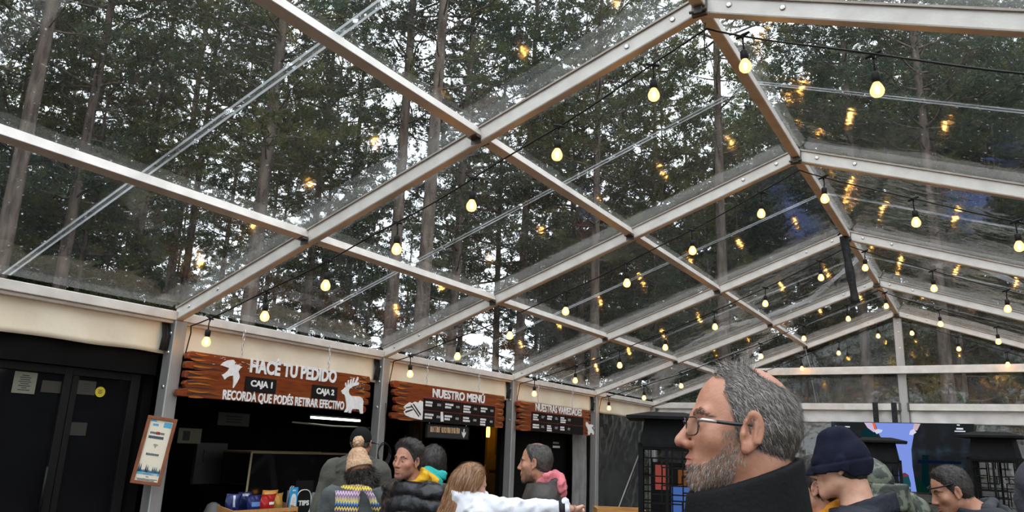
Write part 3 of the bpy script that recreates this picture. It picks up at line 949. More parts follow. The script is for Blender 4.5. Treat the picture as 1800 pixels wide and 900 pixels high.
# last bay: black wall behind clear crumpled plastic
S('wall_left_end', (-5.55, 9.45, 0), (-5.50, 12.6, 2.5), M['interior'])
M['crumple'] = film_mat('crumpled_plastic', 0.06, 1.0, 0.10, rough=0.12)
n, k = 60, 40
u, v = np.meshgrid(np.linspace(0, 1, n), np.linspace(0, 1, k), indexing='ij')
Xc = -5.24 + 0.05 * np.sin(u * 9 + 3 * np.sin(v * 5)) * np.sin(v * 3) + 0.02 * np.abs(np.sin(u * 23 + v * 17)) + 0.015 * np.sin(u * 40 - v * 22)
q = np.array([[i * k + j, (i + 1) * k + j, (i + 1) * k + j + 1, i * k + j + 1] for i in range(n - 1) for j in range(k - 1)])
o = link('plastic_side_curtain', raw_mesh('plastic_side_curtain', np.stack([Xc, 9.42 + 2.85 * u, 0.03 + 2.30 * v], -1).reshape(-1, 3), q, M['crumple'], True))
tag(o, 'crumpled clear plastic curtain over black in the last bay on the left', 'curtain')
a, b_ = at_x(1087, 893, -5.0), at_x(1129, 783, -5.0)
d = (b_ - a).normalized()
o = MB().tube([a - d * (a.z / d.z), b_ + d * 0.1], 0.011, 8).build('tension_pole', M['post'], None, True)
tag(o, 'thin slanting pale pole before the plastic curtain', 'pole')
# coil of cable on the second post
p = at_x(672, 795, -5.06)
m = MB()
for k in range(4):
    m.tube([p + Vector((0.02 + 0.006 * k, (0.10 + .008 * k) * math.cos(t), (0.12 + .01 * (k % 2)) * math.sin(t) - 0.01 * k)) for t in np.linspace(0, 6.28, 24)], 0.006, 6)
m.tube([p + Vector((0.02, 0, 0.12)), p + Vector((0.0, 0.02, 0.3)), p + Vector((-0.02, 0.02, 0.6))], 0.006, 6)
m.tube([p + Vector((0.02, 0, -0.12)), p + Vector((0.02, 0.05, -0.3)), p + Vector((0.0, 0.02, -1.3))], 0.006, 6)
tag(m.build('cable_coil', M['rubber'], None, True), 'coil of black cable hung on the second post', 'cable')

for k, lab in enumerate(('small white plate on the black wall right of the post with the framed notice', 'small white plate right of the second post, beside the menu board', 'small white plate right of the third post, beside the varieties board', 'small white plate right of the fourth post')):
    y = FY[k] + .26
    o = empty('switch_plate', (-5.30, y, 2.12), 0, lab, 'plate')
    MB().box((-.012, -.035, -.13), (0, .035, .05)).build('plate', M['offwhite'], o, bevel=.004)
    MB().box((-.055, -.06, -.2), (-.012, .06, .2)).build('mounting_block', M['black'], o)
# ------------------------------------------------------------------ carved wooden signs
from mathutils.geometry import tessellate_polygon


def prism(mb, pts, x0, x1, mat=None):
    """polygon of (y, z) points extruded from x0 to x1"""
    tri = tessellate_polygon([[Vector((p[0], p[1], 0)) for p in pts]])
    n = len(pts)
    a = sum(pts[i][0] * pts[(i + 1) % n][1] - pts[(i + 1) % n][0] * pts[i][1] for i in range(n))
    vs = [(x0, p[0], p[1]) for p in pts] + [(x1, p[0], p[1]) for p in pts]
    fs = []
    for t in tri:
        v = [Vector((pts[i][0], pts[i][1], 0)) for i in t]
        s = (v[1] - v[0]).cross(v[2] - v[0]).z
        t = tuple(t) if s > 0 else tuple(t)[::-1]
        fs.append(tuple(i + n for i in t)); fs.append(t[::-1])
    for i in range(n):
        j = (i + 1) % n
        fs.append((i, j, j + n, i + n) if a > 0 else (j, i, i + n, j + n))
    return mb.add(vs, fs, mat)


def text_mesh(txt, name, mat, parent, y0, y1, z0, z1, x, depth=0.008, bold=0.035, squeeze=True):
    """lettering stretched into the box y0..y1, z0..z1 on a plane facing +x"""
    cu = bpy.data.curves.new(name, 'FONT'); cu.body = txt; cu.extrude = 0.02; cu.offset = bold; cu.resolution_u = 3
    ob = bpy.data.objects.new(name, cu); COL.objects.link(ob)
    dg = bpy.context.evaluated_depsgraph_get(); dg.update()
    me = bpy.data.meshes.new_from_object(ob.evaluated_get(dg))
    bpy.data.objects.remove(ob); bpy.data.curves.remove(cu)
    co = np.empty(len(me.vertices) * 3, dtype=np.float32); me.vertices.foreach_get('co', co); co = co.reshape(-1, 3)
    lo, hi = co.min(0), co.max(0)
    u = (co[:, 0] - lo[0]) / (hi[0] - lo[0]); v = (co[:, 1] - lo[1]) / (hi[1] - lo[1]); w = (co[:, 2] - lo[2]) / (hi[2] - lo[2])
    new = np.stack([x + w * depth, y0 + u * (y1 - y0), z0 + v * (z1 - z0)], -1).astype(np.float32)
    me.vertices.foreach_set('co', new.ravel()); me.update()
    me.materials.clear(); me.materials.append(mat)
    me.name = name
    return link(name, me, parent)


def wood(name, base, dark, light):
    m, nt, b = mat_base(name, base, 0.3, 0, 0.3); L = nt.links.new
    tc = N(nt, 'ShaderNodeTexCoord'); mp = N(nt, 'ShaderNodeMapping'); mp.inputs['Scale'].default_value = (1, 0.9, 7)
    L(tc.outputs['Object'], mp.inputs[0])
    nz = N(nt, 'ShaderNodeTexNoise'); nz.inputs['Scale'].default_value = 3.0; nz.inputs['Detail'].default_value = 6; nz.inputs['Distortion'].default_value = 1.2
    L(mp.outputs[0], nz.inputs['Vector'])
    rp = N(nt, 'ShaderNodeValToRGB'); e = rp.color_ramp.elements
    e[0].position = 0.25; e[0].color = (*dark, 1); e[1].position = 0.78; e[1].color = (*light, 1); k = e.new(0.46); k.color = (*base, 1)
    L(nz.outputs[0], rp.inputs[0]); L(rp.outputs[0], b.inputs['Base Color'])
    bp = N(nt, 'ShaderNodeBump'); bp.inputs['Strength'].default_value = 0.25; bp.inputs['Distance'].default_value = 0.01
    L(nz.outputs[0], bp.inputs['Height']); L(bp.outputs[0], b.inputs['Normal'])
    return m


M['sign_wood'] = wood('sign_wood', (0.17, 0.034, 0.008), (0.085, 0.016, 0.005), (0.24, 0.060, 0.012))
M['sign_ridge'] = wood('sign_ridge', (0.34, 0.11, 0.018), (0.16, 0.04, 0.008), (0.52, 0.21, 0.035))
M['sign_groove'] = mat_base('sign_groove', (0.022, 0.012, 0.008), 0.7)[0]
M['plaque'] = mat_base('black_plaque', (0.007, 0.0065, 0.0065), 0.6, 0, 0.15)[0]
M['letter'] = noise_col('white_lettering', (0.70, 0.68, 0.66), (0.84, 0.82, 0.80), 25, 0.6)
M['red_line'] = mat_base('red_brown_strip', (0.22, 0.03, 0.015), 0.6)[0]
SX = -5.03


def chain(parent, y, z0, z1, loc):
    """oval links alternating in direction"""
    n = max(3, int(round((z1 - z0) / 0.045))); st = (z1 - z0) / n
    c = MB()
    for i in range(n):
        zc = z0 + st * (i + 0.5); a, h = 0.012, st * 0.62
        pts = []
        for t in np.linspace(0, 2 * PI, 13):
            p, q_ = a * math.cos(t), h * math.sin(t)
            pts.append((-0.025 + (p if i % 2 else 0), (0 if i % 2 else p), zc + q_))
        c.tube(pts, 0.0038, 6, cap=False)
    o = c.build('hanging_chain', M['steel'], parent, True)
    o.location = (0, y, 0)
    return o


def sign_board(name, label, cat, y0, y1, z0, z1, seed):
    """board with splintered, carved ends, hung from the eave on two chains"""
    rg = random.Random(seed)
    o = empty(name, (SX, y0, z0), 0, label, cat)
    Lw, Hh = y1 - y0, z1 - z0
    rows = 5
    left = []; right = []
    for i in range(rows):
        za, zb = Hh * i / rows, Hh * (i + 1) / rows
        tip = rg.uniform(-0.03, 0.05) if i not in (2,) else rg.uniform(0.03, 0.09)
        left += [(tip + rg.uniform(.0, .03), za + 0.012), (tip, (za + zb) / 2), (tip + rg.uniform(.0, .03), zb - 0.012), (tip + rg.uniform(0.06, 0.22), zb)]
        tip = rg.uniform(-0.05, 0.02)
        right += [(Lw + tip, za + 0.010), (Lw + tip + 0.012, (za + zb) / 2), (Lw + tip, zb - 0.012), (Lw + tip - rg.uniform(0.04, 0.12), zb)]
    left[-1] = (left[-2][0] + 0.03, Hh); right[-1] = (right[-2][0], Hh)
    m = MB(); prism(m, right + left[::-1], -0.055, 0.0)
    bd = m.build('board', M['sign_wood'], o, bevel=0.006)
    gr = MB(); rd = MB()
    for side in (0, 1):
        for i in range(15):
            zc = Hh * (i + 0.5) / 15 + rg.uniform(-.006, .006)
            ln = rg.uniform(0.14, 0.42) * Lw / 2.7 * (1.0 if side == 0 else 0.55)
            s = rg.uniform(0.06, 0.12) if side == 0 else Lw - rg.uniform(0.07, 0.10) - ln
            th = rg.uniform(0.004, 0.010)
            bow = rg.uniform(-.014, .014)
            up = []; dn = []
            for t in np.linspace(0, 1, 9):
                w_ = th * (math.sin(PI * (t * 0.8 + 0.2)) if side == 0 else math.sin(PI * (t * 0.8)))
                yy_ = s + ln * t; cz = zc + bow * math.sin(PI * t)
                up.append((yy_, min(Hh - .004, cz + w_ + 0.001))); dn.append((yy_, max(.004, cz - w_ - 0.001)))
            prism(gr if i % 2 else rd, dn + up[::-1], -0.004, (0.002 if i % 2 else 0.005))
    gr.build('carved_groove', M['sign_groove'], bd); rd.build('carved_ridge', M['sign_ridge'], bd)
    for yc in (0.26 * Lw, 0.73 * Lw):
        chain(o, yc, Hh, H - z0 + 0.01, o)
    return o, Lw, Hh


def uv_of(o, px, py):
    p = at_x(px, py, SX)
    return p.y - o.location.y, p.z - o.location.z


def poly_px(o, pts, x0=0.0, x1=0.010):
    m = MB(); prism(m, [uv_of(o, *p) for p in pts], x0, x1); return m


# ---- the order sign
a, b_ = at_x(332, 612, SX), at_x(657, 728, SX)
s1, Lw, Hh = sign_board('order_sign', 'carved reddish wooden sign reading HACÉ TU PEDIDO, hung on chains', 'sign', 0.07, 2.69, 1.935, 2.375, 4)


def txt(o, s, l, r, name='lettering', bold=0.03, depth=0.008, mat=None):
    """l: pixel (left, bottom); r: pixel (right, top) of the word's box, read on the sign plane"""
    y0, z0 = uv_of(o, *l); y1, z1 = uv_of(o, *r)
    return text_mesh(s, name, mat or M['letter'], o, y0, y1, z0, z1, 0.0015, depth, bold)


def txtbox(o, s, lt, lb, rt, rb, **k):
    """word box from its four corner pixels (left top, left bottom, right top, right bottom)"""
    c = [uv_of(o, *p) for p in (lt, lb, rt, rb)]
    y0 = (c[0][0] + c[1][0]) / 2; y1 = (c[2][0] + c[3][0]) / 2; z1 = (c[0][1] + c[2][1]) / 2; z0 = (c[1][1] + c[3][1]) / 2
    z1 += k.get('acc', 0) * (z1 - z0)
    return text_mesh(s, 'lettering', k.get('mat', M['letter']), o, y0, y1, z0, z1, k.get('x', 0.0015), 0.008, k.get('bold', 0.04))


txtbox(s1, 'HACÉ TU PEDIDO', (441, 627), (438, 655), (592, 652), (590, 674), bold=0.042, acc=.2)
txtbox(s1, 'RECORDÁ QUE PODÉS RETIRAR EFECTIVO', (392, 683), (390, 704), (605, 707), (603, 724), bold=0.03, acc=.2)
for s, qd in (('CAJA 1', ((432, 661), (429, 687), (486, 668), (482, 692))), ('CAJA 2', ((549, 676), (546, 699), (593, 681), (590, 704)))):
    c = [uv_of(s1, *p) for p in qd]
    y0, y1, z0, z1 = (c[0][0] + c[1][0]) / 2, (c[2][0] + c[3][0]) / 2, (c[1][1] + c[3][1]) / 2, (c[0][1] + c[2][1]) / 2
    pl = MB().box((0, y0, z0), (0.014, y1, z1)).build('plaque', M['plaque'], s1, bevel=0.003)
    tag(pl, 'black plaque reading ' + s)
    text_mesh(s, 'lettering', M['letter'], pl, y0 + (y1 - y0) * .15, y1 - (y1 - y0) * .14, z0 + (z1 - z0) * .21, z1 - (z1 - z0) * .21, 0.0145, 0.004, 0.04)
# bird and deer emblems traced as cut-outs
bird = [(387.5, 642), (392, 637), (400, 633.5), (407, 632.5), (411, 634), (412.5, 637), (411.5, 641), (415, 641.5), (419, 641), (422, 644), (425, 645), (422, 647), (420, 650), (418, 653), (420, 660), (420, 664), (416, 672), (409.5, 682), (408.5, 682), (409.5, 672), (409, 660), (403, 661), (398, 663.5), (394, 667.5), (389, 659), (394, 657), (400, 652), (402, 647), (396, 645)]
poly_px(s1, bird).build('bird_emblem', M['letter'], s1)
deer = [(599, 687.5), (602, 685), (604, 684), (605, 681.5), (607, 681), (606, 677), (606, 674), (607.5, 672.5), (608.5, 677), (609.5, 680), (610.5, 675), (611, 669), (612.5, 668), (612, 674), (612.5, 678), (614.5, 673), (616, 667), (617.5, 666.5), (616.5, 673), (616.5, 677), (619, 671), (621, 664.5), (622.3, 664), (620.5, 672), (620, 676), (624, 671), (628, 662.5), (629.2, 663), (629, 667), (626, 671.5), (629, 672), (630.5, 673.5), (629, 676.5), (624, 678), (618, 680), (613, 684), (612, 688), (613.5, 693), (617, 696), (623, 696.5), (631, 697), (636, 700), (638, 706), (637, 714), (637, 727), (632.5, 727), (630, 719.5), (619, 719), (617, 721), (616, 726), (611.5, 725.5), (612, 721), (609, 725), (604.5, 724.5), (608, 718), (608, 710), (606.5, 700), (605, 694), (601, 692)]
poly_px(s1, deer).build('deer_emblem', M['letter'], s1)
sc_ = MB()
for k in range(60):   # flaked pale scratches near the top edges
    yy_ = RNG.uniform(0.32, 0.95) if k < 34 else RNG.uniform(2.25, 2.5); zz = Hh - RNG.uniform(0.02, 0.10) - (0.0 if k < 34 else RNG.uniform(0, .12))
    sc_.box((0.0, yy_, zz), (0.0022, yy_ + RNG.uniform(0.006, 0.035), zz + RNG.uniform(0.002, 0.005)))
sc_.build('flaked_scratches', M['letter'], s1)

# ---- menu boards
s2, Lw2, Hh2 = sign_board('menu_sign', 'carved wooden menu board reading NUESTRO MENÚ with eight black panels', 'sign', 3.14, 5.83, 1.885, 2.375, 8)
txtbox(s2, 'NUESTRO MENÚ', (761, 682), (759, 699), (852, 695), (851, 709), bold=0.035, acc=.2)
s3, Lw3, Hh3 = sign_board('varieties_sign', 'carved wooden board reading NUESTRAS VARIEDADES, farthest of the hanging signs', 'sign', 6.20, 8.90, 1.865, 2.335, 15)
txtbox(s3, 'NUESTRAS VARIEDADES', (942, 709), (940, 722), (1023, 720), (1021, 732), bold=0.02)


def panels(o, lt, lb, rt, rb, nc, nr, blank, seed):
    c = [uv_of(o, *p) for p in (lt, lb, rt, rb)]
    y0 = (c[0][0] + c[1][0]) / 2; y1 = (c[2][0] + c[3][0]) / 2; z1 = (c[0][1] + c[2][1]) / 2; z0 = (c[1][1] + c[3][1]) / 2
    rg = random.Random(seed)
    MB().box((0.0, y0 - .012, max(0.01, z0 - .0)), (0.004, y1 + .012, z1 + .012)).build('panel_backing', M['red_line'], o)
    for i in range(nc):
        for j in range(nr):
            a = y0 + (y1 - y0) * i / nc; b = y0 + (y1 - y0) * (i + 1) / nc - 0.022
            d = z0 + (z1 - z0) * j / nr; e = z0 + (z1 - z0) * (j + 1) / nr - 0.014
            p = MB().box((0.002, a, d), (0.014, b, e)).build('price_panel', M['plaque'], o)
            if (i, j) in blank: continue
            w = b - a; h = e - d
            k = rg.choice((2, 2, 3)) if nc == 4 else 2
            greek(p, a + w * .08, a + w * .55, e - h * (.30 + .22 * k), e - h * .2, k, M['letter'], 0.0145, seed * 31 + i * 7 + j, (0.6, 1.0), 0.75, False)
            greek(p, a + w * .70, b - w * .06, e - h * .62, e - h * .32, 1 if o is s2 else 2, M['grey_lines'], 0.0145, seed * 17 + i * 5 + j, (0.7, 1.0), 0.8, False)


panels(s2, (744, 698), (742, 740), (871, 713), (868, 752), 4, 2, (), 2)
panels(s3, (934, 722), (933, 757), (1026, 733), (1024, 764), 4, 2, ((3, 0), (3, 1)), 3)
# white picture at the left end of the menu board, bear at the right end of the other
m = poly_px(s2, [(712, 712), (720, 707), (724, 709), (729, 706), (735, 708), (738, 704), (743, 706), (743, 738), (734, 737), (722, 734), (712, 730), (709, 724), (713, 720), (709, 716)], 0, 0.008)
o = m.build('white_picture', M['letter'], s2)
m = MB()
for pts in ([(712, 716), (722, 714), (723, 716), (713, 718)], [(711, 723), (724, 719), (725, 721), (712, 726)], [(722, 711), (736, 731), (735, 733), (721, 713)], [(726, 709), (739, 728), (738, 731), (725, 711)]):
    prism(m, [uv_of(s2, *p) for p in pts], 0.008, 0.010)
m.build('line_drawing', M['sign_groove'], o)
poly_px(s2, [(773, 724), (777, 724), (778, 741), (773, 741)], 0.014, 0.018).build('white_bottle_mark', M['letter'], s2)
bear = [(1029, 743), (1030.5, 742), (1032.5, 742.5), (1034, 746), (1038, 746), (1043, 747.5), (1041, 750), (1039, 752), (1042, 756), (1043.5, 760), (1043, 764), (1041, 764), (1040, 761), (1037, 761), (1036, 764.5), (1033, 764), (1033, 757), (1031.5, 752), (1029.5, 749)]
poly_px(s3, bear).build('white_animal_emblem', M['letter'], s3)

# ---- small black sign hanging under the menu board
X2 = SX - 0.02
a, b_ = at_x(751, 742, X2), at_x(824, 764, X2)
zt = 1.885; zb = zt - 0.20
o = empty('arrow_sign', (X2, a.y, zb), 0, 'small black hanging sign with orange words and a white down arrow', 'sign')
w = b_.y - a.y; h = zt - zb - 0.015
MB().box((-.02, 0, 0), (0, w, h)).build('plate', mat_base('sign_black', (0.018, 0.02, 0.02), 0.5)[0], o)
m = MB()
for lo, hi in (((0, 0, 0), (.005, w, .012)), ((0, 0, h - .012), (.005, w, h)), ((0, 0, 0), (.005, .012, h)), ((0, w - .012, 0), (.005, w, h))): m.box(lo, hi)
m.build('border', M['frame_dark'], o)
m = MB(); rg = random.Random(5); yy_ = w * .08
while yy_ < w * .76:
    if abs(yy_ - w * .30) > w * .015:
        lw = w * rg.uniform(.013, .026)
        m.box((0, yy_, h * .42), (.004, yy_ + lw * .55, h * .82))
        if rg.random() < .7: m.box((0, yy_, h * rg.choice((.42, .58, .76))), (.004, yy_ + lw, h * rg.choice((.50, .66, .82)) + .004))
        yy_ += lw * 1.25
    else: yy_ += w * .03
m.build('orange_words', mat_base('pale_orange', (0.80, 0.50, 0.28), 0.6)[0], o)
m = MB(); yc = w * .87
prism(m, [(yc - .012, h * .8), (yc - .012, h * .45), (yc - .05, h * .6), (yc - .05, h * .45), (yc, h * .12), (yc + .05, h * .45), (yc + .05, h * .6), (yc + .012, h * .45), (yc + .012, h * .8)], 0, .004)
m.build('down_arrow', M['letter'], o)
for yy_ in (.06, w - .06):
    MB().tube([(-.01, yy_, h), (-.01, yy_, h + .03)], 0.004, 6).build('hook', M['steel'], o)

# ---- framed notice strapped to the nearest post
fx = Vector((-W + 0.03, -0.055, 0))
ctr = at_x(271, 792, -5.0)
o = empty('framed_notice', ctr, 0, 'brown framed paper notice fixed askew on the nearest post', 'notice')
nrm = Vector((0.80, -0.60, 0.0)).normalized()
rgt = Vector((0, 0, 1)).cross(nrm).normalized()
mt = Matrix((rgt, nrm.cross(rgt) * 1.0, nrm)).transposed()
if mt.col[1].z < 0: mt.col[1] = -mt.col[1]
mt3 = Matrix((rgt, Vector((0, 0, 1)), nrm)).transposed() @ Matrix.Rotation(math.radians(-6.5), 3, 'Z')
o.matrix_world = Matrix.Translation(ctr) @ mt3.to_4x4()
fw, fh, bt = 0.125, 0.295, 0.030
m = MB()
for lo, hi in (((-fw, -fh, -.02), (fw, -fh + bt, .008)), ((-fw, fh - bt, -.02), (fw, fh, .008)), ((-fw, -fh + bt, -.02), (-fw + bt, fh - bt, .008)), ((fw - bt, -fh + bt, -.02), (fw, fh - bt, .008))): m.box(lo, hi)
m.build('frame', noise_col('frame_wood', (0.16, 0.045, 0.018), (0.25, 0.08, 0.03), 12, 0.5, 0, 0.4, 0.1), o, bevel=0.003)
pw, phh = fw - bt, fh - bt
pp = MB().box((-pw - .003, -phh - .003, -.012), (pw + .003, phh + .003, -.006)).build('paper', mat_base('cream_paper', (0.74, 0.66, 0.52), 0.8)[0], o)
def flat(name, rects, mat):
    m = MB()
    for x0, y0, x1, y1 in rects: m.box((x0, y0, -.006), (x1, y1, -.0045))
    return m.build(name, mat, pp)
rg = random.Random(2)
blue = mat_base('print_blue', (0.10, 0.36, 0.52), 0.8)[0]; navy = mat_base('print_navy', (0.02, 0.05, 0.08), 0.8)[0]
flat('blue_clouds', [(-pw * .95, phh * .93, -pw * .45, phh * .99), (-pw * .7, phh * .80, -pw * .2, phh * .87), (pw * .25, phh * .78, pw * .95, phh * .95)], blue)
flat('title_words', [(-pw * .75 + i * .011, phh * .53, -pw * .75 + i * .011 + .008, phh * .60) for i in range(11)], navy)
flat('second_words', [(-pw * .8 + i * .0115, phh * .38, -pw * .8 + i * .0115 + .010, phh * .47) for i in range(11)], navy)
flat('red_mark', [(-pw * .22, phh * .52, pw * .08, phh * .62)], mat_base('print_red', (0.5, 0.05, 0.04), 0.8)[0])
flat('lower_words', [(-pw * .62 + i * .012, -phh * .17, -pw * .62 + i * .012 + .009, -phh * .10) for i in range(9)], navy)
m = MB()   # wireless symbol
for r_ in (.010, .019, .028):
    pts = [(r_ * math.sin(t), phh * .10 + r_ * math.cos(t), -.005) for t in np.linspace(-.75, .75, 9)]
    m.tube(pts, .0022, 4)
m.lathe([(0, -.006), (.004, -.006), (.004, -.004), (0, -.004)], 8, (0, phh * .10, 0)); m.build('wireless_symbol', navy, pp)
m = MB()
for i in range(13):
    x = -pw * .9 + i * pw * .15; hgt = rg.uniform(.25, .95) * .085
    if i in (6, 7): hgt *= .5
    m.add([(x - .009, -phh * .72, -.0045), (x + .009, -phh * .72, -.0045), (x, -phh * .72 + hgt, -.0045)], [(0, 1, 2)])
m.build('printed_pines', navy, pp)
flat('blue_snow', [(-pw * .98, -phh * .80, pw * .98, -phh * .66)], blue)
flat('snow', [(-pw * .5, -phh * .78, pw * .1, -phh * .72), (pw * .2, -phh * .80, pw * .8, -phh * .74)], M['white'])
flat('small_print', [(-pw * .9, -phh * .945, pw * .9, -phh * .925), (-pw * .8, -phh * .985, pw * .7, -phh * .965), (-.012, -phh * .87, .012, -phh * .85)], navy)
m = MB().box((-.05, .10, -.035), (.05, .13, -.02)); m.build('clamp', M['steel'], o)
# ------------------------------------------------------------------ far gable end
GY = FY[4]
def bar(p0, p1, w, h, label):
    o = MB().beam(p0, p1, w, h, chamfer=0.006).build('gable_bar', M['alu'])
    return tag(o, label, 'bar', 'crossbars of the gable')


xa = W * (1 - (3.375 - H) / RISE)
bar((-xa + .05, GY - 0.05, 3.375), (W * 0.55, GY - 0.05, 3.375), 0.06, 0.15, 'pale upper crossbar in front of the gable centre post')
bar((-W, GY + 0.06, 2.665), (-0.09, GY + 0.06, 2.665), 0.06, 0.13, 'pale lower crossbar left of the gable centre post')
bar((0.09, GY + 0.06, 2.665), (W, GY + 0.06, 2.665), 0.06, 0.13, 'pale lower crossbar right of the gable centre post')
for s in (-1, 1):
    m = MB().box((s * 0.075 - .02, GY + 0.02, 2.58), (s * 0.075 + .02, GY + 0.045, 2.75)); m.tube([(s * .075, GY + .0, 2.61), (s * .075, GY + .05, 2.61)], .02, 8)
    tag(m.build('bar_bracket', M['darksteel']), 'small clamp bracket on the %s of the gable centre post' % ('left' if s < 0 else 'right'), 'bracket')
m = MB()
for lo, hi in (((-W, 0), (-.07, H)), ((.07, 0), (W, H))):
    pass
# clear film of the gable: triangle above, panels below
n = 41
xs = np.linspace(-W, W, n); vs = []; 
for x in xs:
    for t in np.linspace(0, 1, 14):
        z = t * (slope_z(x) + D * .8); vs.append((x, GY + 0.245 + 0.01 * math.sin(x * 7 + z * 3) + 0.008 * math.sin(x * 19 - z * 5), z))
q = np.array([[i * 14 + j, (i + 1) * 14 + j, (i + 1) * 14 + j + 1, i * 14 + j + 1] for i in range(n - 1) for j in range(13)])
M['film_gable'] = film_mat('gable_film', 0.02, 1.0, 0.12)
tag(link('wall_back', raw_mesh('wall_back', np.array(vs), q, M['film_gable'], True)), kind='structure')
M['cream_film'] = noise_col('white_ruffle', (0.62, 0.58, 0.54), (0.80, 0.76, 0.72), 3, 0.5, 0, 0.4, 0.2, 8)
curtain('wall_valance', (-W + .05, GY + .11), (-.08, GY + .11), 2.35, 2.60, M['cream_film'], 14, 0.022, None, None, 'structure')
curtain('wall_valance', (.08, GY + .11), (W, GY + .11), 2.35, 2.60, M['cream_film'], 13, 0.022, None, None, 'structure')
o = MB().tube([at_y(1412, 600, GY - .02), at_y(1427, 655, GY - .02)], 0.008, 6).build('guy_wire', M['post'])
tag(o, 'thin wire inside the gable left of the centre post', 'wire')
o = MB().tube([at_y(1427, 668, GY - .02), at_y(1435, 708, GY - .02)], 0.006, 6).build('guy_wire', M['post'])
tag(o, 'thin wire between the two gable crossbars', 'wire')

# big screen hung from the crossbar
TVY = GY - 0.16
tx0, tx1, tz0, tz1 = -1.32, 1.15, 1.08, 2.36
o = empty('television', ((tx0 + tx1) / 2, TVY, tz0), 0, 'large black television showing snow, strapped to the gable crossbar', 'television')
cw = (tx1 - tx0) / 2; ch_ = tz1 - tz0
MB().box((-cw, 0, 0), (cw, 0.05, ch_)).build('housing', mat_base('tv_plastic', (0.01, 0.01, 0.01), 0.35)[0], o, bevel=0.006)
sc_m = bpy.data.materials.new('screen_glow'); sc_m.use_nodes = True; nt = sc_m.node_tree; bs = nt.nodes['Principled BSDF']
bs.inputs['Base Color'].default_value = (0.004, 0.004, 0.004, 1); bs.inputs['Roughness'].default_value = 0.3; bs.inputs['Specular IOR Level'].default_value = 0.12
tc = N(nt, 'ShaderNodeTexCoord'); nz = N(nt, 'ShaderNodeTexNoise'); nz.inputs['Scale'].default_value = 3.5; nz.inputs['Detail'].default_value = 3
rp = N(nt, 'ShaderNodeValToRGB'); e = rp.color_ramp.elements
e[0].position = 0.5; e[0].color = (0.001, 0.002, 0.003, 1); e[1].position = 0.72; e[1].color = (0.01, 0.035, 0.035, 1)
k = e.new(0.62); k.color = (0.006, 0.010, 0.018, 1)
nt.links.new(tc.outputs['Object'], nz.inputs['Vector']); nt.links.new(nz.outputs[0], rp.inputs[0]); nt.links.new(rp.outputs[0], bs.inputs['Emission Color']); bs.inputs['Emission Strength'].default_value = 1.0
scr = MB().box((-cw + .012, -.006, .014), (cw - .012, 0, ch_ - .012)).build('screen', sc_m, o)


def scr_poly(name, pts, col, s=1.0, lay=0):
    """lit patch of the picture on the screen, from pixels on the screen plane"""
    m = MB(); P = []
    for p in pts:
        w = at_y(p[0], p[1], TVY - .006); P.append((min(max(w.x - o.location.x, -cw + .014), cw - .014), min(max(w.z - tz0, .016), ch_ - .014)))
    tri = tessellate_polygon([[Vector((a, b, 0)) for a, b in P]])
    m.add([(a, -.0065 - lay * .0008, b) for a, b in P], tri)
    return m.build(name, emit_mat('lit_' + name, col, s), scr)


scr_poly('snow_trail', [(1538, 743), (1612, 744), (1607, 760), (1602, 790), (1604, 820), (1608, 845), (1612, 872), (1583, 872), (1580, 840), (1578, 800), (1556, 780), (1546, 765)], (0.22, 0.32, 0.82), 0.85)
scr_poly('dark_jacket', [(1512, 760), (1530, 745), (1545, 770), (1546, 786), (1518, 776)], (0.004, 0.022, 0.028), 1.0, 1)
scr_poly('sleeve', [(1519, 743), (1536, 743), (1542, 756), (1536, 760), (1525, 752)], (0.55, 0.42, 0.62), 1.0, 2)
scr_poly('orange_cuff', [(1533, 743), (1538, 743), (1541, 756), (1537, 755)], (0.7, 0.12, 0.05), 1.0, 3)
scr_poly('glove', [(1536, 757), (1543, 754), (1552, 756), (1549, 760), (1541, 763)], (0.55, 0.6, 0.75), 1.0, 3)
scr_poly('far_sleeve', [(1607, 743), (1618, 745), (1612, 757), (1604, 756)], (0.55, 0.40, 0.42), 1.0, 2)
scr_poly('far_glove', [(1600, 757), (1606, 754), (1611, 760), (1604, 765), (1598, 764)], (0.6, 0.6, 0.8), 1.0, 3)
scr_poly('snowboard', [(1583, 833), (1590, 831), (1597, 835), (1601, 850), (1602, 872), (1586, 872), (1583, 850)], (0.010, 0.06, 0.07), 1.0, 2)
scr_poly('board_tip', [(1583, 836), (1586, 832), (1591, 831), (1597, 835), (1596, 838), (1586, 838)], (0.15, 0.03, 0.05), 1.0, 3)
scr_poly('binding', [(1586, 853), (1604, 857), (1604, 860), (1586, 857)], (0.15, 0.25, 0.6), 1.0, 3)
scr_poly('green_slope', [(1612, 872), (1608, 838), (1617, 842), (1630, 855), (1632, 872)], (0.002, 0.016, 0.011), 1.0, 1)
scr_poly('green_light', [(1714 - 6, 836), (1709, 838), (1709, 844), (1704, 843)], (0.2, 0.6, 0.02), 1.0, 1)
scr_poly('blue_band', [(1613, 808), (1690, 812), (1690, 816), (1613, 814)], (0.002, 0.006, 0.02), 1.0, 1)
scr_poly('dark_water', [(1620, 870), (1621, 800), (1632, 800), (1634, 870)], (0.001, 0.010, 0.012), 1.0, 1)
for k_, (x0, y0, x1, y1) in enumerate(((1682, 746, 1687, 748), (1681, 752, 1693, 755), (1678, 757, 1697, 759), (1685, 764, 1693, 767), (1468, 748, 1472, 750), (1485, 749, 1494, 751))):
    scr_poly('caption', [(x0, y0), (x1, y0 + .4), (x1, y1 + .4), (x0, y1)], (0.6, 0.65, 0.75), 1.0, 1)
for px in (1540, 1573):
    w = at_y(px, 735, TVY + .05).x - o.location.x
    MB().box((w - .05, .052, ch_ - .3), (w + .05, .06, 2.74 - tz0)).build('strap', M['strap'], o)

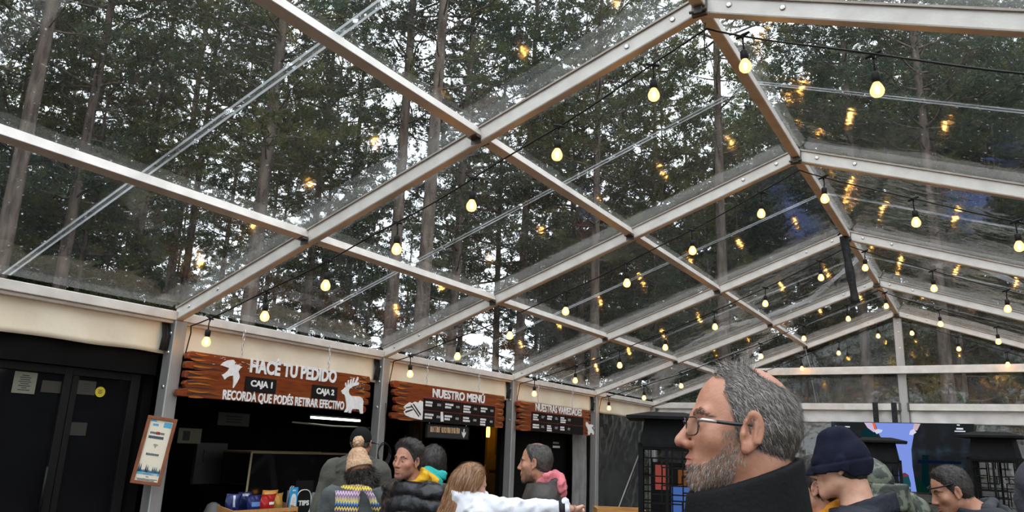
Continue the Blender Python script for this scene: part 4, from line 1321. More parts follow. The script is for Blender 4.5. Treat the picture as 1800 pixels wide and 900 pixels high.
# plank fence and rubble slope behind the gable, seen through the film
f = empty('plank_fence', (0, GY + 2.2, 0), 0, 'low grey horizontal plank fence behind the gable', 'fence')
for i in range(9):
    MB().box((-4.8, 0, 0.06 + i * 0.19), (5.4, 0.03, 0.215 + i * 0.19)).build('plank', noise_col('grey_plank%d' % i, (0.09, 0.085, 0.08), (0.17, 0.155, 0.14), 5, 0.85, 0, 0.2, 0.2, 20, (.3, 1, 6)), f)
for x in (-4.6, -2.2, 0.2, 2.6, 5.0):
    MB().box((x - .05, .03, -.1), (x + .05, .10, 1.85)).build('fence_post', M['frame_dark'], f)

# black lattice fire towers
M['iron'] = noise_col('black_iron', (0.004, 0.004, 0.004), (0.009, 0.009, 0.009), 12, 0.6, 0.0, 0.12, 0.1, 40)


def tower(px, py, depth, rz, label, hh, cap=0.34):
    p = at_depth(px, py, depth)
    o = empty('fire_tower', (p.x, p.y, 0), rz, label, 'patio fire tower', 'black lattice fire towers')
    b = 0.235
    zt = hh
    MB().add([(-cap, -cap, zt - .07), (cap, -cap, zt - .07), (cap, cap, zt - .07), (-cap, cap, zt - .07), (-cap, -cap, zt - .045), (cap, -cap, zt - .045), (cap, cap, zt - .045), (-cap, cap, zt - .045),
              (-.16, -.16, zt), (.16, -.16, zt), (.16, .16, zt), (-.16, .16, zt)],
             [(3, 2, 1, 0), (0, 1, 5, 4), (1, 2, 6, 5), (2, 3, 7, 6), (3, 0, 4, 7), (4, 5, 9, 8), (5, 6, 10, 9), (6, 7, 11, 10), (7, 4, 8, 11), (8, 9, 10, 11)]).build('roof_cap', M['iron'], o)
    z1 = zt - .07; z2 = zt - .29
    MB().add([(-b * .85, -b * .85, z1), (b * .85, -b * .85, z1), (b * .85, b * .85, z1), (-b * .85, b * .85, z1), (-b, -b, z2), (b, -b, z2), (b, b, z2), (-b, b, z2)],
             [(0, 1, 2, 3), (7, 6, 5, 4), (0, 4, 5, 1), (1, 5, 6, 2), (2, 6, 7, 3), (3, 7, 4, 0)]).build('smoke_hood', M['iron'], o)
    MB().box((-b - .02, -b - .02, z2 - .03), (b + .02, b + .02, z2)).build('collar', M['iron'], o)
    m = MB()
    for sx in (-1, 1):
        for sy in (-1, 1):
            m.box((sx * b - .02, sy * b - .02, 0), (sx * b + .02, sy * b + .02, z2))
    for z in (0.10, 0.62, 0.66):
        m.box((-b, -b, z), (b, b, z + .03))
    m.build('corner_frame', M['iron'], o)
    MB().box((-b + .01, -b + .01, 0.12), (b - .01, b - .01, 0.62)).build('wood_store', M['iron'], o)
    # fretwork of broken squares on each side
    for s in range(4):
        m = MB(); rg = random.Random(s + int(px)); z0 = 0.70; z3 = z2 - .05; nc, nr = 5, 12
        dx = 2 * b / nc; dz = (z3 - z0) / nr
        t = .006
        for i in range(nc + 1):
            for j in range(nr):
                if rg.random() < .72: m.box((-b + i * dx - t, -.006, z0 + j * dz), (-b + i * dx + t, .006, z0 + (j + 1) * dz))
        for j in range(nr + 1):
            for i in range(nc):
                if rg.random() < .62: m.box((-b + i * dx, -.006, z0 + j * dz - t), (-b + (i + 1) * dx, .006, z0 + j * dz + t))
        m.box((-b, -.008, z3), (b, .008, z3 + .05)); m.box((-.012, -.008, z0), (.012, .008, z3))
        g_ = m.build('lattice_panel', M['iron'], o)
        g_.rotation_euler = (0, 0, s * PI / 2); a = s * PI / 2
        g_.location = (b * math.sin(a), -b * math.cos(a), 0)
    return o


tower(1172, 780, 7.2, 0.35, 'black iron lattice fire tower left of the bearded man', 1.98, 0.36)
tower(1548, 820, 10.3, 0.1, 'black iron lattice fire tower behind the navy beanie', 1.93)
tower(1752, 820, 8.9, -0.15, 'black iron lattice fire tower right of the television', 2.0)
# added glowing panel, made up for the pink and blue behind the left tower
p = at_depth(1192, 850, 11.5)
o = empty('glow_panel', (p.x, p.y, p.z), 0.5, 'added glowing panel for the pink and blue behind the left lattice tower', 'screen')
MB().box((-.38, 0, -.45), (.38, .05, .30)).build('housing', M['black'], o)
MB().box((-.10, -.006, -.42), (.36, 0, -.05)).build('blue_glow', emit_mat('panel_blue', (0.05, 0.11, 0.32), 1.0), o)
MB().box((-.34, -.006, -.10), (-.14, 0, .26)).build('pink_glow', emit_mat('panel_pink', (0.28, 0.06, 0.045), 0.8), o)
MB().box((.0, -.008, -.03), (.12, -.002, .2)).build('orange_glow', emit_mat('panel_orange', (0.22, 0.075, 0.02), 0.6), o)
MB().tube([(0, .05, -.2), (0, .06, -p.z)], .03, 8).build('stand', M['iron'], o)
# wooden crate by the far left corner
p = at_depth(1088, 893, 9.0)
o = empty('wooden_crate', (p.x, p.y, 0), 0.55, 'orange wooden planter box in the corner below the plastic curtain', 'crate')
M['crate'] = noise_col('crate_wood', (0.36, 0.16, 0.04), (0.52, 0.26, 0.07), 5, 0.6, 0, 0.4, 0.1, 30, (1, 1, 8))
hz = p.z
for i in range(4):
    for (lo, hi) in (((-.28, -.2), (.28, -.18)), ((-.28, .18), (.28, .2)), ((-.28, -.18), (-.26, .18)), ((.26, -.18), (.28, .18))):
        MB().box((lo[0], lo[1], hz * i / 4 + .006), (hi[0], hi[1], hz * (i + 1) / 4)).build('side_board', M['crate'], o)
MB().box((-.26, -.18, 0), (.26, .18, .03)).build('bottom', M['crate'], o)

# black strap hanging from the ridge
p0 = Vector((-.03, FY[2] - .10, H + RISE + .03)); 
pts = [p0, p0 + Vector((-.0, -.0, -.3)), p0 + Vector((.03, .0, -.6)), p0 + Vector((.06, .0, -.88))]
m = MB(); k = 16
vs = []
for i in range(k):
    t = i / (k - 1); c = p0 + Vector((.09 * t, .015 * math.sin(t * 9), -.90 * t)); w = .05 + .006 * math.sin(t * 14)
    vs += [(c.x - w, c.y, c.z), (c.x, c.y - .018, c.z), (c.x + w, c.y, c.z), (c.x, c.y + .018, c.z)]
fs = [(4 * i + a, 4 * i + (a + 1) % 4, 4 * i + 4 + (a + 1) % 4, 4 * i + 4 + a) for i in range(k - 1) for a in range(4)] + [(3, 2, 1, 0), tuple(4 * k - 4 + a for a in range(4))]
m.add(vs, fs)
o = m.build('hanging_strap', M['strap'], None, True)
tag(o, 'black rolled fabric strap dangling from the third ridge joint', 'strap')
MB().tube([p0 + Vector((-.07, 0, .02)), p0 + Vector((0, -.03, .06)), p0 + Vector((.07, 0, .02))], .012, 8).build('loop', M['strap'], o, True)
# wire end dangling at the nearest ridge
p0 = Vector((0.0, FY[0] + .1, H + RISE - .02))
o = MB().tube([p0, p0 + Vector((-.005, 0, -.06)), p0 + Vector((-.008, 0, -.2)), p0 + Vector((.004, 0, -.26))], .005, 6).build('loose_wire', M['rubber'], None, True)
tag(o, 'loose black wire end dangling at the nearest ridge joint', 'wire')


# loose folds of clear film lying on the roof sheets
def roof_pt(px, py, s):
    d = ray(px, py); k = -s * SL
    t = ((H + RISE + D + .03) + k * CAM.x - CAM.z) / (d.z - k * d.x)
    return CAM + d * t


M['film_fold'] = film_mat('folded_film', 0.30, 1.0, 0.0, rough=0.2)
for s, pts, w, lab in ((1, [(1640, 470), (1690, 462), (1740, 478), (1800, 505), (1860, 525)], .10, 'pale loose fold of plastic film lying on the right roof slope'),
                       (-1, [(1205, 612), (1270, 578), (1340, 560), (1420, 530), (1508, 458)], .11, 'pale loose fold of plastic film lying on the left roof slope behind the strap')):
    c = [roof_pt(*p, s) for p in pts]
    c = [c[int(t)].lerp(c[min(int(t) + 1, len(c) - 1)], t - int(t)) for t in np.linspace(0, len(c) - 1, 33)]
    nn = Vector((s * math.sin(ALPHA), 0, math.cos(ALPHA))); vs = []; fs = []
    for i, p in enumerate(c):
        dr_ = (c[min(i + 1, 32)] - c[max(i - 1, 0)]).normalized(); sd = dr_.cross(nn).normalized()
        ww = w * (.35 + .65 * math.sin(PI * (i + 1) / 34)) * (1 + .25 * math.sin(i * 1.7))
        for k_, f_ in enumerate((-1, -.5, 0, .5, 1)):
            vs.append(tuple(p + sd * ww * f_ + nn * (.004 + .035 * (1 - f_ * f_) * (1 + .4 * math.sin(i * 2.3 + k_)))))
    for i in range(32):
        for k_ in range(4): fs.append((i * 5 + k_, i * 5 + k_ + 1, i * 5 + k_ + 6, i * 5 + k_ + 5))
    tag(MB().add(vs, fs).build('film_fold', M['film_fold'], None, True), lab, 'plastic film')
# ------------------------------------------------------------------ things on the counter
M['carton'] = noise_col('box_wood', (0.42, 0.20, 0.06), (0.56, 0.29, 0.10), 6, 0.6, 0, 0.4, 0.1, 30, (1, 6, 1))
CX = -5.36
def cy(px, py=890, x=CX): return at_x(px, py, x).y
CT = 0.737
zt = at_x(440, 893, CX).z
ya, yb = cy(392), cy(505)
hb = max(zt - CT, 0.08)
# riser under the box so that it stands on the counter
o = empty('snack_box', (CX, (ya + yb) / 2, CT), 0, 'light wooden box holding snack bags on the counter', 'box')
w = (yb - ya) / 2; d = .16
m = MB()
for sx in (-1, 1):
    for i in (0, 1):
        z0, z1 = (0.0, hb * .55) if i == 0 else (hb * .72, hb)
        m.box((sx * d - .008, -w, z0), (sx * d + .008, w, z1))
m.build('side_board', M['carton'], o)
for sy in (-1, 1):
    m = MB().add([(-d, sy * w - .008, 0), (d, sy * w - .008, 0), (d, sy * w - .008, hb), (-d, sy * w - .008, hb + .05), (-d, sy * w + .008, 0), (d, sy * w + .008, 0), (d, sy * w + .008, hb), (-d, sy * w + .008, hb + .05)],
                 [(0, 1, 2, 3), (7, 6, 5, 4), (0, 4, 5, 1), (1, 5, 6, 2), (2, 6, 7, 3), (3, 7, 4, 0)])
    m.build('end_board', M['carton'], o)
MB().box((-d, -w, 0), (d, w, .012)).build('bottom', M['carton'], o)


def bag(px, pyt, hw, x, col, label, band, rz=0.0, tilt=0.0, h=None):
    """puffed foil snack bag with crimped top"""
    top = at_x(px, pyt, x); h = h or (top.z - CT - .02)
    n, k = 15, 19
    m = MB(); vs = []
    for s in (1, -1):
        for i in range(n):
            for j in range(k):
                u, v = i / (n - 1) * 2 - 1, j / (k - 1)
                puff = (max(0, 1 - abs(u) ** 2.5) * max(0, math.sin(PI * min(1, v * 1.05))) ** .6) * .045
                puff += .004 * math.sin(u * 9 + v * 13) * (1 - abs(u))
                wv = hw * (1 - .06 * math.sin(PI * v))
                zz = v * h + .012 * u * u * (1 if v > .5 else -1) * abs(v - .5)
                vs.append((s * (puff + .0015), u * wv + .008 * math.sin(v * 7), zz))
    fs = []
    for s in range(2):
        b0 = s * n * k
        for i in range(n - 1):
            for j in range(k - 1):
                f = (b0 + i * k + j, b0 + (i + 1) * k + j, b0 + (i + 1) * k + j + 1, b0 + i * k + j + 1)
                fs.append(f if s == 0 else f[::-1])
    m.add(vs, fs)
    ob = m.build('snack_bag', mat_base('foil_' + label[:12], col, 0.22, 0.25)[0], None, True)
    ob.location = (x, top.y, CT + .014); ob.rotation_euler = (0, tilt, rz)
    tag(ob, label, 'snack bag', 'snack bags in the wooden box')
    def patch(v0, v1, u0, u1, mat, name):
        mm = MB(); P = []
        for i in range(9):
            for j in range(7):
                u = u0 + (u1 - u0) * i / 8; v = v0 + (v1 - v0) * j / 6
                puff = (max(0, 1 - abs(u) ** 2.5) * max(0, math.sin(PI * min(1, v * 1.05))) ** .6) * .045 + .004 * math.sin(u * 9 + v * 13) * (1 - abs(u))
                P.append((puff + .0035, u * hw * (1 - .06 * math.sin(PI * v)) + .008 * math.sin(v * 7), v * h))
        mm.add(P, [(i * 7 + j, (i + 1) * 7 + j, (i + 1) * 7 + j + 1, i * 7 + j + 1) for i in range(8) for j in range(6)])
        return mm.build(name, mat, ob, True)
    for b in band: patch(*b)
    return ob


cr = mat_base('crimp_silver', (0.45, 0.5, 0.6), 0.3, 0.4)[0]; wl = M['offwhite']; bl = mat_base('light_blue_print', (0.12, 0.25, 0.55), 0.4)[0]; og = mat_base('orange_print', (0.62, 0.30, 0.05), 0.4)[0]
kh = mat_base('khaki_print', (0.22, 0.16, 0.05), 0.4)[0]
bag(411, 867, .085, CX + .02, (0.012, 0.02, 0.10), 'dark blue snack bag at the left end of the wooden box', [(.55, .95, -.2, .1, cr, 'silver_stripe')], -.2, .05)
bag(432, 864, .10, CX - .05, (0.012, 0.02, 0.09), 'dark blue snack bag behind, tallest of the blue ones', [(.86, .95, -.5, .6, cr, 'top_print')], .1, -.03)
bag(447, 869, .10, CX + .06, (0.015, 0.025, 0.13), 'blue snack bag with white label in front of the other blue ones', [(.05, .38, -.7, .75, wl, 'white_label'), (.58, .75, -.6, .8, bl, 'light_print')], .1, .06)
bag(476, 861, .10, CX - .06, (0.55, 0.22, 0.03), 'orange snack bag standing behind the red one', [(.84, .93, -.8, .7, og, 'top_print')], -.1, -.03)
bag(471, 868, .115, CX + .06, (0.42, 0.012, 0.012), 'red snack bag with white label in the wooden box', [(.05, .42, -.3, .75, wl, 'white_label'), (.62, .72, -.15, .9, wl, 'white_name')], .12, .05)
bag(490, 866, .075, CX + .0, (0.50, 0.26, 0.05), 'orange and khaki snack bag right of the red one', [(.1, .55, -.6, .7, kh, 'khaki_print')], .25, .02)

# card stand, payment card, tips card, card reader
p = at_x(507, 880, CX)
o = empty('menu_holder', (CX, p.y, CT), 0, 'bent chrome holder with leaflets, left of the blue card', 'holder')
zz = at_x(507, 854, CX).z - CT
for k in range(2):
    MB().tube([(.02 + .03 * k, -.05, 0), (.02 + .03 * k, -.012, zz - .02), (.02 + .03 * k, .01, zz), (.02 + .03 * k, .022, zz - .012)], .006, 8).build('wire', M['steel'], o, True)
MB().box((0, -.03, .0), (.015, .05, zz * .86)).build('leaflet', mat_base('leaflet_blue', (0.20, 0.26, 0.36), 0.5)[0], o)
p0, p1 = at_x(510, 857, CX + .05), at_x(526, 857, CX + .05)
o = empty('payment_card', (CX + .05, (p0.y + p1.y) / 2, CT), .15, 'blue standing payment card with white oval', 'card')
hw = (p1.y - p0.y) / 2; hh = p0.z - CT
MB().box((-.006, -hw, 0), (0, hw, hh)).build('card', mat_base('sky_blue_card', (0.03, 0.34, 0.68), 0.4)[0], o, bevel=.002)
m = MB(); prism(m, [(hw * .72 * math.copysign(abs(math.cos(t)) ** .7, math.cos(t)), hh * .47 + hh * .33 * math.copysign(abs(math.sin(t)) ** .8, math.sin(t))) for t in np.linspace(0, 6.283, 25)[:-1]], 0, .002)
ov = m.build('white_oval', M['offwhite'], o)
greek(ov, -hw * .45, hw * .45, hh * .25, hh * .68, 9, mat_base('pale_print', (0.5, 0.5, 0.5), 0.7)[0], .002, 21, (.6, 1.0), .4)
greek(o, -hw * .5, hw * .5, hh * .87, hh * .94, 1, M['offwhite'], .0005, 22, (.6, .9), .7)
MB().box((-.05, -hw * .9, 0), (.01, hw * .9, .012)).build('foot', M['offwhite'], o)
p0, p1 = at_x(524, 860, CX), at_x(545, 895, CX)
o = empty('tips_sign', (CX - .02, (p0.y + p1.y) / 2 + .01, CT), 0, 'round edged black card reading TIPS beside the blue card', 'sign')
hw = (p1.y - p0.y) / 2 * 1.15; hh = p0.z - CT
MB().box((-.01, -hw * 1.1, 0), (0, hw * 1.1, hh + .09)).build('card', M['plaque'], o, bevel=.003)
m = MB(); m.tube([(0.004, hw * .93 * math.copysign(abs(math.cos(t)) ** .75, math.cos(t)), hh * .5 + hh * .47 * math.copysign(abs(math.sin(t)) ** .75, math.sin(t))) for t in np.linspace(0, 6.283, 33)], .006, 6, cap=False)
m.build('white_ring', M['letter'], o, True)
text_mesh('TIPS', 'lettering', M['letter'], o, -hw * .62, hw * .72, hh * .42, hh * .60, .0005, .004, .04)
p0, p1 = at_x(548, 866, CX), at_x(564, 893, CX)
o = empty('card_reader', (CX, (p0.y + p1.y) / 2, CT), -.1, 'grey payment terminal on its stand right of the tips card', 'card reader')
hw = (p1.y - p0.y) / 2 * 1.05; hh = p0.z - CT
MB().hexa([(-.05, -hw, 0), (.05, -hw, 0), (.05, hw, 0), (-.05, hw, 0), (-.04, -hw * .7, hh), (-.01, -hw * .7, hh), (-.01, hw * .7, hh), (-.04, hw * .7, hh)]).build('housing', mat_base('reader_grey', (0.13, 0.16, 0.17), 0.45)[0], o, bevel=.006)
m = MB()
for s in (-1, 1): m.lathe([(0, 0), (.012, 0), (.012, .008), (0, .01)], 10, (0, 0, 0))
for s in (-1, 1):
    e_ = MB().lathe([(0, 0), (.011, 0), (.011, .006), (0, .007)], 10).build('button', M['plaque'], o)
    e_.location = (.008, s * hw * .36, hh * .66); e_.rotation_euler = (0, PI / 2, 0)
MB().box((.012, -hw * .3, hh * .50), (.022, hw * .3, hh * .53)).build('slot', M['plaque'], o)
# pale bag at far left of the counter
p = at_x(375, 890, -5.5)
m = MB(); 
m.lathe([(.02, 0), (.09, .005), (.10, .04), (.09, .10), (.06, p.z - CT + .02), (.02, p.z - CT + .04)], 14)
ob = m.build('paper_bag', mat_base('dim_paper', (0.13, 0.13, 0.12), 0.7)[0], None, True); ob.location = (-5.5, p.y, CT)
tag(ob, 'crumpled grey paper bag on the counter left of the snack box', 'bag')
# ------------------------------------------------------------------ people: implicit surfaces turned into meshes
def surf_net(F, xs, ys, zs):
    """naive surface nets on a rectilinear grid; F<0 inside. returns verts, quads"""
    s = F < 0
    nx, ny, nz = F.shape
    acc = np.zeros((nx - 1, ny - 1, nz - 1, 3)); cnt = np.zeros((nx - 1, ny - 1, nz - 1))
    G = (xs, ys, zs)
    def sl(ax, a, b):
        r = [slice(None)] * 3; r[ax] = slice(a, b); return tuple(r)
    crossings = []
    for ax in range(3):
        A, B = F[sl(ax, 0, -1)], F[sl(ax, 1, None)]
        c = (A < 0) != (B < 0)
        idx = np.argwhere(c)
        a = A[c]; b = B[c]; t = a / (a - b)
        p = np.stack([xs[idx[:, 0]], ys[idx[:, 1]], zs[idx[:, 2]]], -1).astype(float)
        g = G[ax]; i = idx[:, ax]
        p[:, ax] = g[i] + t * (g[i + 1] - g[i])
        o1, o2 = [k for k in range(3) if k != ax]
        crossings.append((ax, idx, a < 0, o1, o2))
        for d1 in (0, -1):
            for d2 in (0, -1):
                q = idx.copy(); q[:, o1] += d1; q[:, o2] += d2
                ok = np.all(q >= 0, 1) & (q[:, 0] < nx - 1) & (q[:, 1] < ny - 1) & (q[:, 2] < nz - 1)
                np.add.at(acc, tuple(q[ok].T), p[ok]); np.add.at(cnt, tuple(q[ok].T), 1)
    has = cnt > 0
    vid = -np.ones(cnt.shape, dtype=np.int64); vid[has] = np.arange(has.sum())
    V = acc[has] / cnt[has][:, None]
    Q = []
    for ax, idx, neg, o1, o2 in crossings:
        ok = (idx[:, o1] > 0) & (idx[:, o2] > 0) & (idx[:, o1] < F.shape[o1] - 1) & (idx[:, o2] < F.shape[o2] - 1)
        idx = idx[ok]; neg = neg[ok]
        def v(d1, d2):
            q = idx.copy(); q[:, o1] += d1; q[:, o2] += d2; return vid[tuple(q.T)]
        quad = np.stack([v(-1, -1), v(0, -1), v(0, 0), v(-1, 0)], -1)
        flip = neg if ax != 1 else ~neg
        quad[~flip] = quad[~flip][:, ::-1]
        Q.append(quad)
    return V, np.concatenate(Q)


def smin(a, b, k):
    h = np.clip(0.5 + 0.5 * (b - a) / k, 0, 1)
    return b + (a - b) * h - k * h * (1 - h)


def smax(a, b, k): return -smin(-a, -b, k)


def ell(P, c, r):
    q = (P - np.array(c, dtype=P.dtype)) / np.array(r, dtype=P.dtype)
    k0 = np.sqrt((q * q).sum(-1)) + 1e-6
    q2 = q / np.array(r, dtype=P.dtype)
    k1 = np.sqrt((q2 * q2).sum(-1)) + 1e-6
    return k0 * (k0 - 1) / k1


def cap(P, a, b, ra, rb=None):
    rb = ra if rb is None else rb
    a = np.array(a, dtype=P.dtype); b = np.array(b, dtype=P.dtype); ba = b - a
    pa = P - a
    h = np.clip((pa @ ba) / (ba @ ba), 0, 1)
    d = pa - h[..., None] * ba
    return np.sqrt((d * d).sum(-1)) - (ra + (rb - ra) * h)


def sstep(x, a, b):
    t = np.clip((x - a) / (b - a), 0, 1); return t * t * (3 - 2 * t)


def waves(P, seed, sc, n=7):
    """cheap smooth noise, about -1..1"""
    rg = np.random.default_rng(seed); o = 0
    for k in range(n):
        d = rg.normal(size=3) * sc; o = o + np.sin(P @ d.astype(P.dtype) + rg.random() * 6.28 + 1.3 * np.sin(P @ (rg.normal(size=3) * sc * .7).astype(P.dtype)))
    return o / math.sqrt(n) * 0.9


def head_sdf(P, o):
    """P in head space: x right, y forward, z up; origin mid-head. o: proportions"""
    jw = o.get('jaw', 1.0); ns = o.get('nose', .8)
    X = P.copy(); X[..., 0] = np.abs(X[..., 0])
    d = ell(X, (0, -.012, .032), (.0745, .0985, .088))
    d = smin(d, ell(X, (0, -.035, .015), (.072, .078, .080)), .02)
    d = smin(d, ell(X, (0, .030, -.035), (.060 * jw, .064, .078)), .028)
    d = smin(d, cap(X, (.047 * jw, .010, -.058), (.014, .072, -.094), .020, .018), .026)
    d = smin(d, ell(X, (0, .076, -.098), (.024, .018, .019)), .018)
    d = smin(d, ell(X, (.043, .056, -.020), (.026, .026, .022)), .022)
    d = smin(d, cap(X, (.0, .084, .020), (.036, .074, .024), .0125, .011), .014)
    d = smax(d, -ell(X, (.031, .098, .002), (.019, .017, .0125)), .013)
    d = smin(d, ell(X, (.031, .0735, .001), (.0145, .0135, .0125)), .004)
    d = smin(d, cap(X, (0, .088, .014), (0, .088 + .028 * ns, -.026), .0075, .0115), .011)
    d = smin(d, ell(X, (0, .088 + .029 * ns, -.030), (.0125, .0115, .0100)), .006)
    d = smin(d, ell(X, (.0125, .090 + .012 * ns, -.034), (.0085, .0115, .0080)), .006)
    d = smax(d, -ell(X, (.007, .096 + .018 * ns, -.0415), (.0042, .007, .0045)), .004)
    d = smin(d, ell(X, (0, .083, -.062), (.026, .014, .018)), .012)
    d = smin(d, cap(X, (0, .0975, -.0565), (.020, .087, -.0615), .0055, .0035), .006)
    d = smin(d, cap(X, (0, .0965, -.0705), (.018, .087, -.0665), .0070, .0040), .006)
    d = smax(d, -cap(X, (0, .108, -.0635), (.023, .092, -.0640), .0030, .0022), .004)
    # ear: shell with helix, bowl and lobe
    es = o.get('ear', 1.0)
    ca, sa = math.cos(.12), math.sin(.12)
    E = X - np.array((.0765, -.003, -.004), dtype=P.dtype)
    ex = E[..., 0] * ca + E[..., 1] * sa; ey = -E[..., 0] * sa + E[..., 1] * ca
    E = np.stack([ex, ey + .12 * E[..., 2], E[..., 2]], -1) / es
    oval = np.sqrt((E[..., 1] / .0185) ** 2 + ((E[..., 2] + .001) / .0315) ** 2)
    plate = ell(E, (.004, 0, 0), (.0075, .0185, .0320))
    bowl = ell(E, (.0125, .0015, .000), (.0085, .0115, .0215))
    ear = smax(plate, -bowl, .004)
    rim = np.sqrt(((oval - .93) * .019) ** 2 + (E[..., 0] - .009) ** 2) - .0037
    rim = np.where(E[..., 2] < -.020, rim + .004, rim) + np.where(E[..., 1] > .011, .004, 0)
    ear = smin(ear, rim, .004)
    anti = cap(E, (.009, -.006, .014), (.009, -.007, -.014), .0034)
    ear = smin(ear, anti, .004)
    ear = smin(ear, ell(E, (.006, .005, -.0275), (.0050, .0085, .0085)), .005)
    ear = smin(ear, ell(E, (.007, .0125, -.004), (.0045, .0045, .0075)), .004)
    d = smin(d, ear * es, .005)
    return d


def neck_sdf(P, a, b, r=.056): return cap(P, a, b, r, r * 1.12)


def grid_axis(lo, hi, flo, fhi, fine, coarse):
    a = np.arange(lo, flo, coarse) if flo > lo else np.zeros(0)
    b = np.arange(max(lo, flo), min(hi, fhi), fine)
    c = np.arange(fhi, hi + coarse, coarse) if fhi < hi else np.zeros(0)
    return np.concatenate([a, b, c]).astype(np.float32)


def body_sdf(P, B):
    """unclothed body below the head, in body space"""
    s, wd, g = B['s'], B['w'], B['girth']
    z = lambda v: v * s
    X = P
    d = ell(X, (0, -.005, z(1.27)), (.165 * wd, .112 * g, .215 * s))
    d = smin(d, ell(X, (0, .010 * g, z(1.06)), (.150 * wd * g, .112 * g, .19 * s)), .06)
    d = smin(d, ell(X, (0, -.005, z(.92)), (.165 * wd * g, .118 * g, .12 * s)), .06)
    d = smin(d, cap(X, (-.155 * wd, -.015, z(1.405)), (.155 * wd, -.015, z(1.405)), .055), .06)
    nb = B['neck_base']
    for sx in (-1, 1):
        d = smin(d, cap(X, nb, (sx * .13 * wd, -.02, z(1.425)), .05, .042), .05)
        A = B['arm'][0 if sx < 0 else 1]
        d = smin(d, cap(X, A[0], A[1], .052, .042), .035)
        d = smin(d, cap(X, A[1], A[2], .040, .027), .012)
        d = smin(d, cap(X, (sx * .085 * wd, 0, z(.90)), (sx * .095, .012, z(.49)), .083 * g, .056), .03)
        d = smin(d, cap(X, (sx * .095, .012, z(.49)), (sx * .10, -.015, z(.085)), .054, .038), .015)
        d = smin(d, cap(X, (sx * .10, -.03, z(.045)), (sx * .112, .13, z(.032)), .038, .030), .02)
    d = smin(d, neck_sdf(X, nb, B['neck_top'], B.get('neck_r', .056)), .03)
    return d


def hand_mesh(side):
    """relaxed hand, wrist at origin, fingers towards -z, palm facing +x*side (towards the thigh); side=+1 right"""
    ax = np.arange(-.075, .075, .0042, dtype=np.float32); az = np.arange(-.215, .03, .0042, dtype=np.float32)
    P = np.stack(np.meshgrid(ax, ax, az, indexing='ij'), -1)
    d = cap(P, (0, 0, .02), (0, 0, -.02), .026, .024)
    d = smin(d, ell(P, (0, .002, -.060), (.016, .040, .050)), .02)
    for k, (y, l) in enumerate(((.030, .070), (.010, .080), (-.011, .074), (-.030, .058))):
        c = .012 + .006 * k
        a = (0, y, -.095); b = (-c, y * 1.08, -.095 - l * .45); e = (-c * 2.4, y * 1.05, -.095 - l * .78); f_ = (-c * 3.6 - .006, y, -.095 - l * .98)
        d = smin(d, np.minimum(np.minimum(cap(P, a, b, .0095, .0088), cap(P, b, e, .0086, .0078)), cap(P, e, f_, .0077, .0066)), .005)
    d = smin(d, cap(P, (-.004, .028, -.030), (-.018, .052, -.062), .015, .0115), .008)
    d = smin(d, cap(P, (-.018, .052, -.062), (-.026, .056, -.098), .0105, .008), .004)
    V, Q = surf_net(d, ax, ax, az)
    V[:, 0] *= side
    return V, (Q if side > 0 else Q[:, ::-1])


HANDS = {1: hand_mesh(1), -1: hand_mesh(-1)}


def rot3(yaw, pitch, roll):
    """head rotation: yaw left(+) about z, pitch up(+) about x, roll about y"""
    return np.array(Matrix.Rotation(yaw, 3, 'Z') @ Matrix.Rotation(pitch, 3, 'X') @ Matrix.Rotation(roll, 3, 'Y'), dtype=np.float32)


def skin_mat(name, col, red):
    m = noise_col(name, col, red, 22, 0.5, 0, 0.35, 0.08, 160, lo=.35, hi=.75)
    b = m.node_tree.nodes['Principled BSDF']
    b.inputs['Subsurface Weight'].default_value = 0.12
    b.inputs['Subsurface Radius'].default_value = (0.010, 0.004, 0.002)
    b.inputs['Subsurface Scale'].default_value = 0.6
    return m


M['skin'] = skin_mat('skin', (0.43, 0.215, 0.138), (0.35, 0.142, 0.085))
M['skin_pale'] = skin_mat('skin_pale', (0.56, 0.32, 0.22), (0.47, 0.22, 0.15))
M['skin_tan'] = skin_mat('skin_tan', (0.42, 0.21, 0.13), (0.34, 0.14, 0.085))
M['lips'] = mat_base('lips', (0.36, 0.12, 0.095), 0.45)[0]
M['eye_white'] = mat_base('eye_white', (0.65, 0.62, 0.58), 0.2)[0]
M['iris'] = mat_base('iris', (0.03, 0.018, 0.010), 0.15)[0]
M['brow'] = mat_base('brow_hair', (0.03, 0.022, 0.018), 0.8)[0]


def hair_mat(name, c1, c2, sc=60, st=(1, 1, .15)):
    return noise_col(name, c1, c2, sc, 0.45, 0, 0.4, 0.6, None, st, 4, .3, .7)


M['hair_dark'] = hair_mat('hair_dark', (0.010, 0.008, 0.007), (0.035, 0.026, 0.020))
M['hair_grey'] = hair_mat('hair_grey', (0.06, 0.05, 0.042), (0.22, 0.20, 0.18))
M['hair_dgrey'] = hair_mat('hair_dark_grey', (0.022, 0.018, 0.016), (0.10, 0.09, 0.08))
M['hair_ginger'] = hair_mat('hair_ginger', (0.12, 0.05, 0.018), (0.36, 0.19, 0.085), 26, (1, 1, .10))
M['jeans'] = noise_col('dark_trousers', (0.015, 0.017, 0.022), (0.03, 0.032, 0.04), 14, 0.85, 0, 0.2, 0.2, 60)
M['shoe'] = mat_base('dark_shoe', (0.02, 0.018, 0.016), 0.6)[0]


def cloth(name, c1, c2, rough=0.8, sc=6, bump=0.25, bs=90, spec=0.3):
    return noise_col(name, c1, c2, sc, rough, 0, spec, bump, bs)


HY = .93   # heads are a little shorter front to back than the template


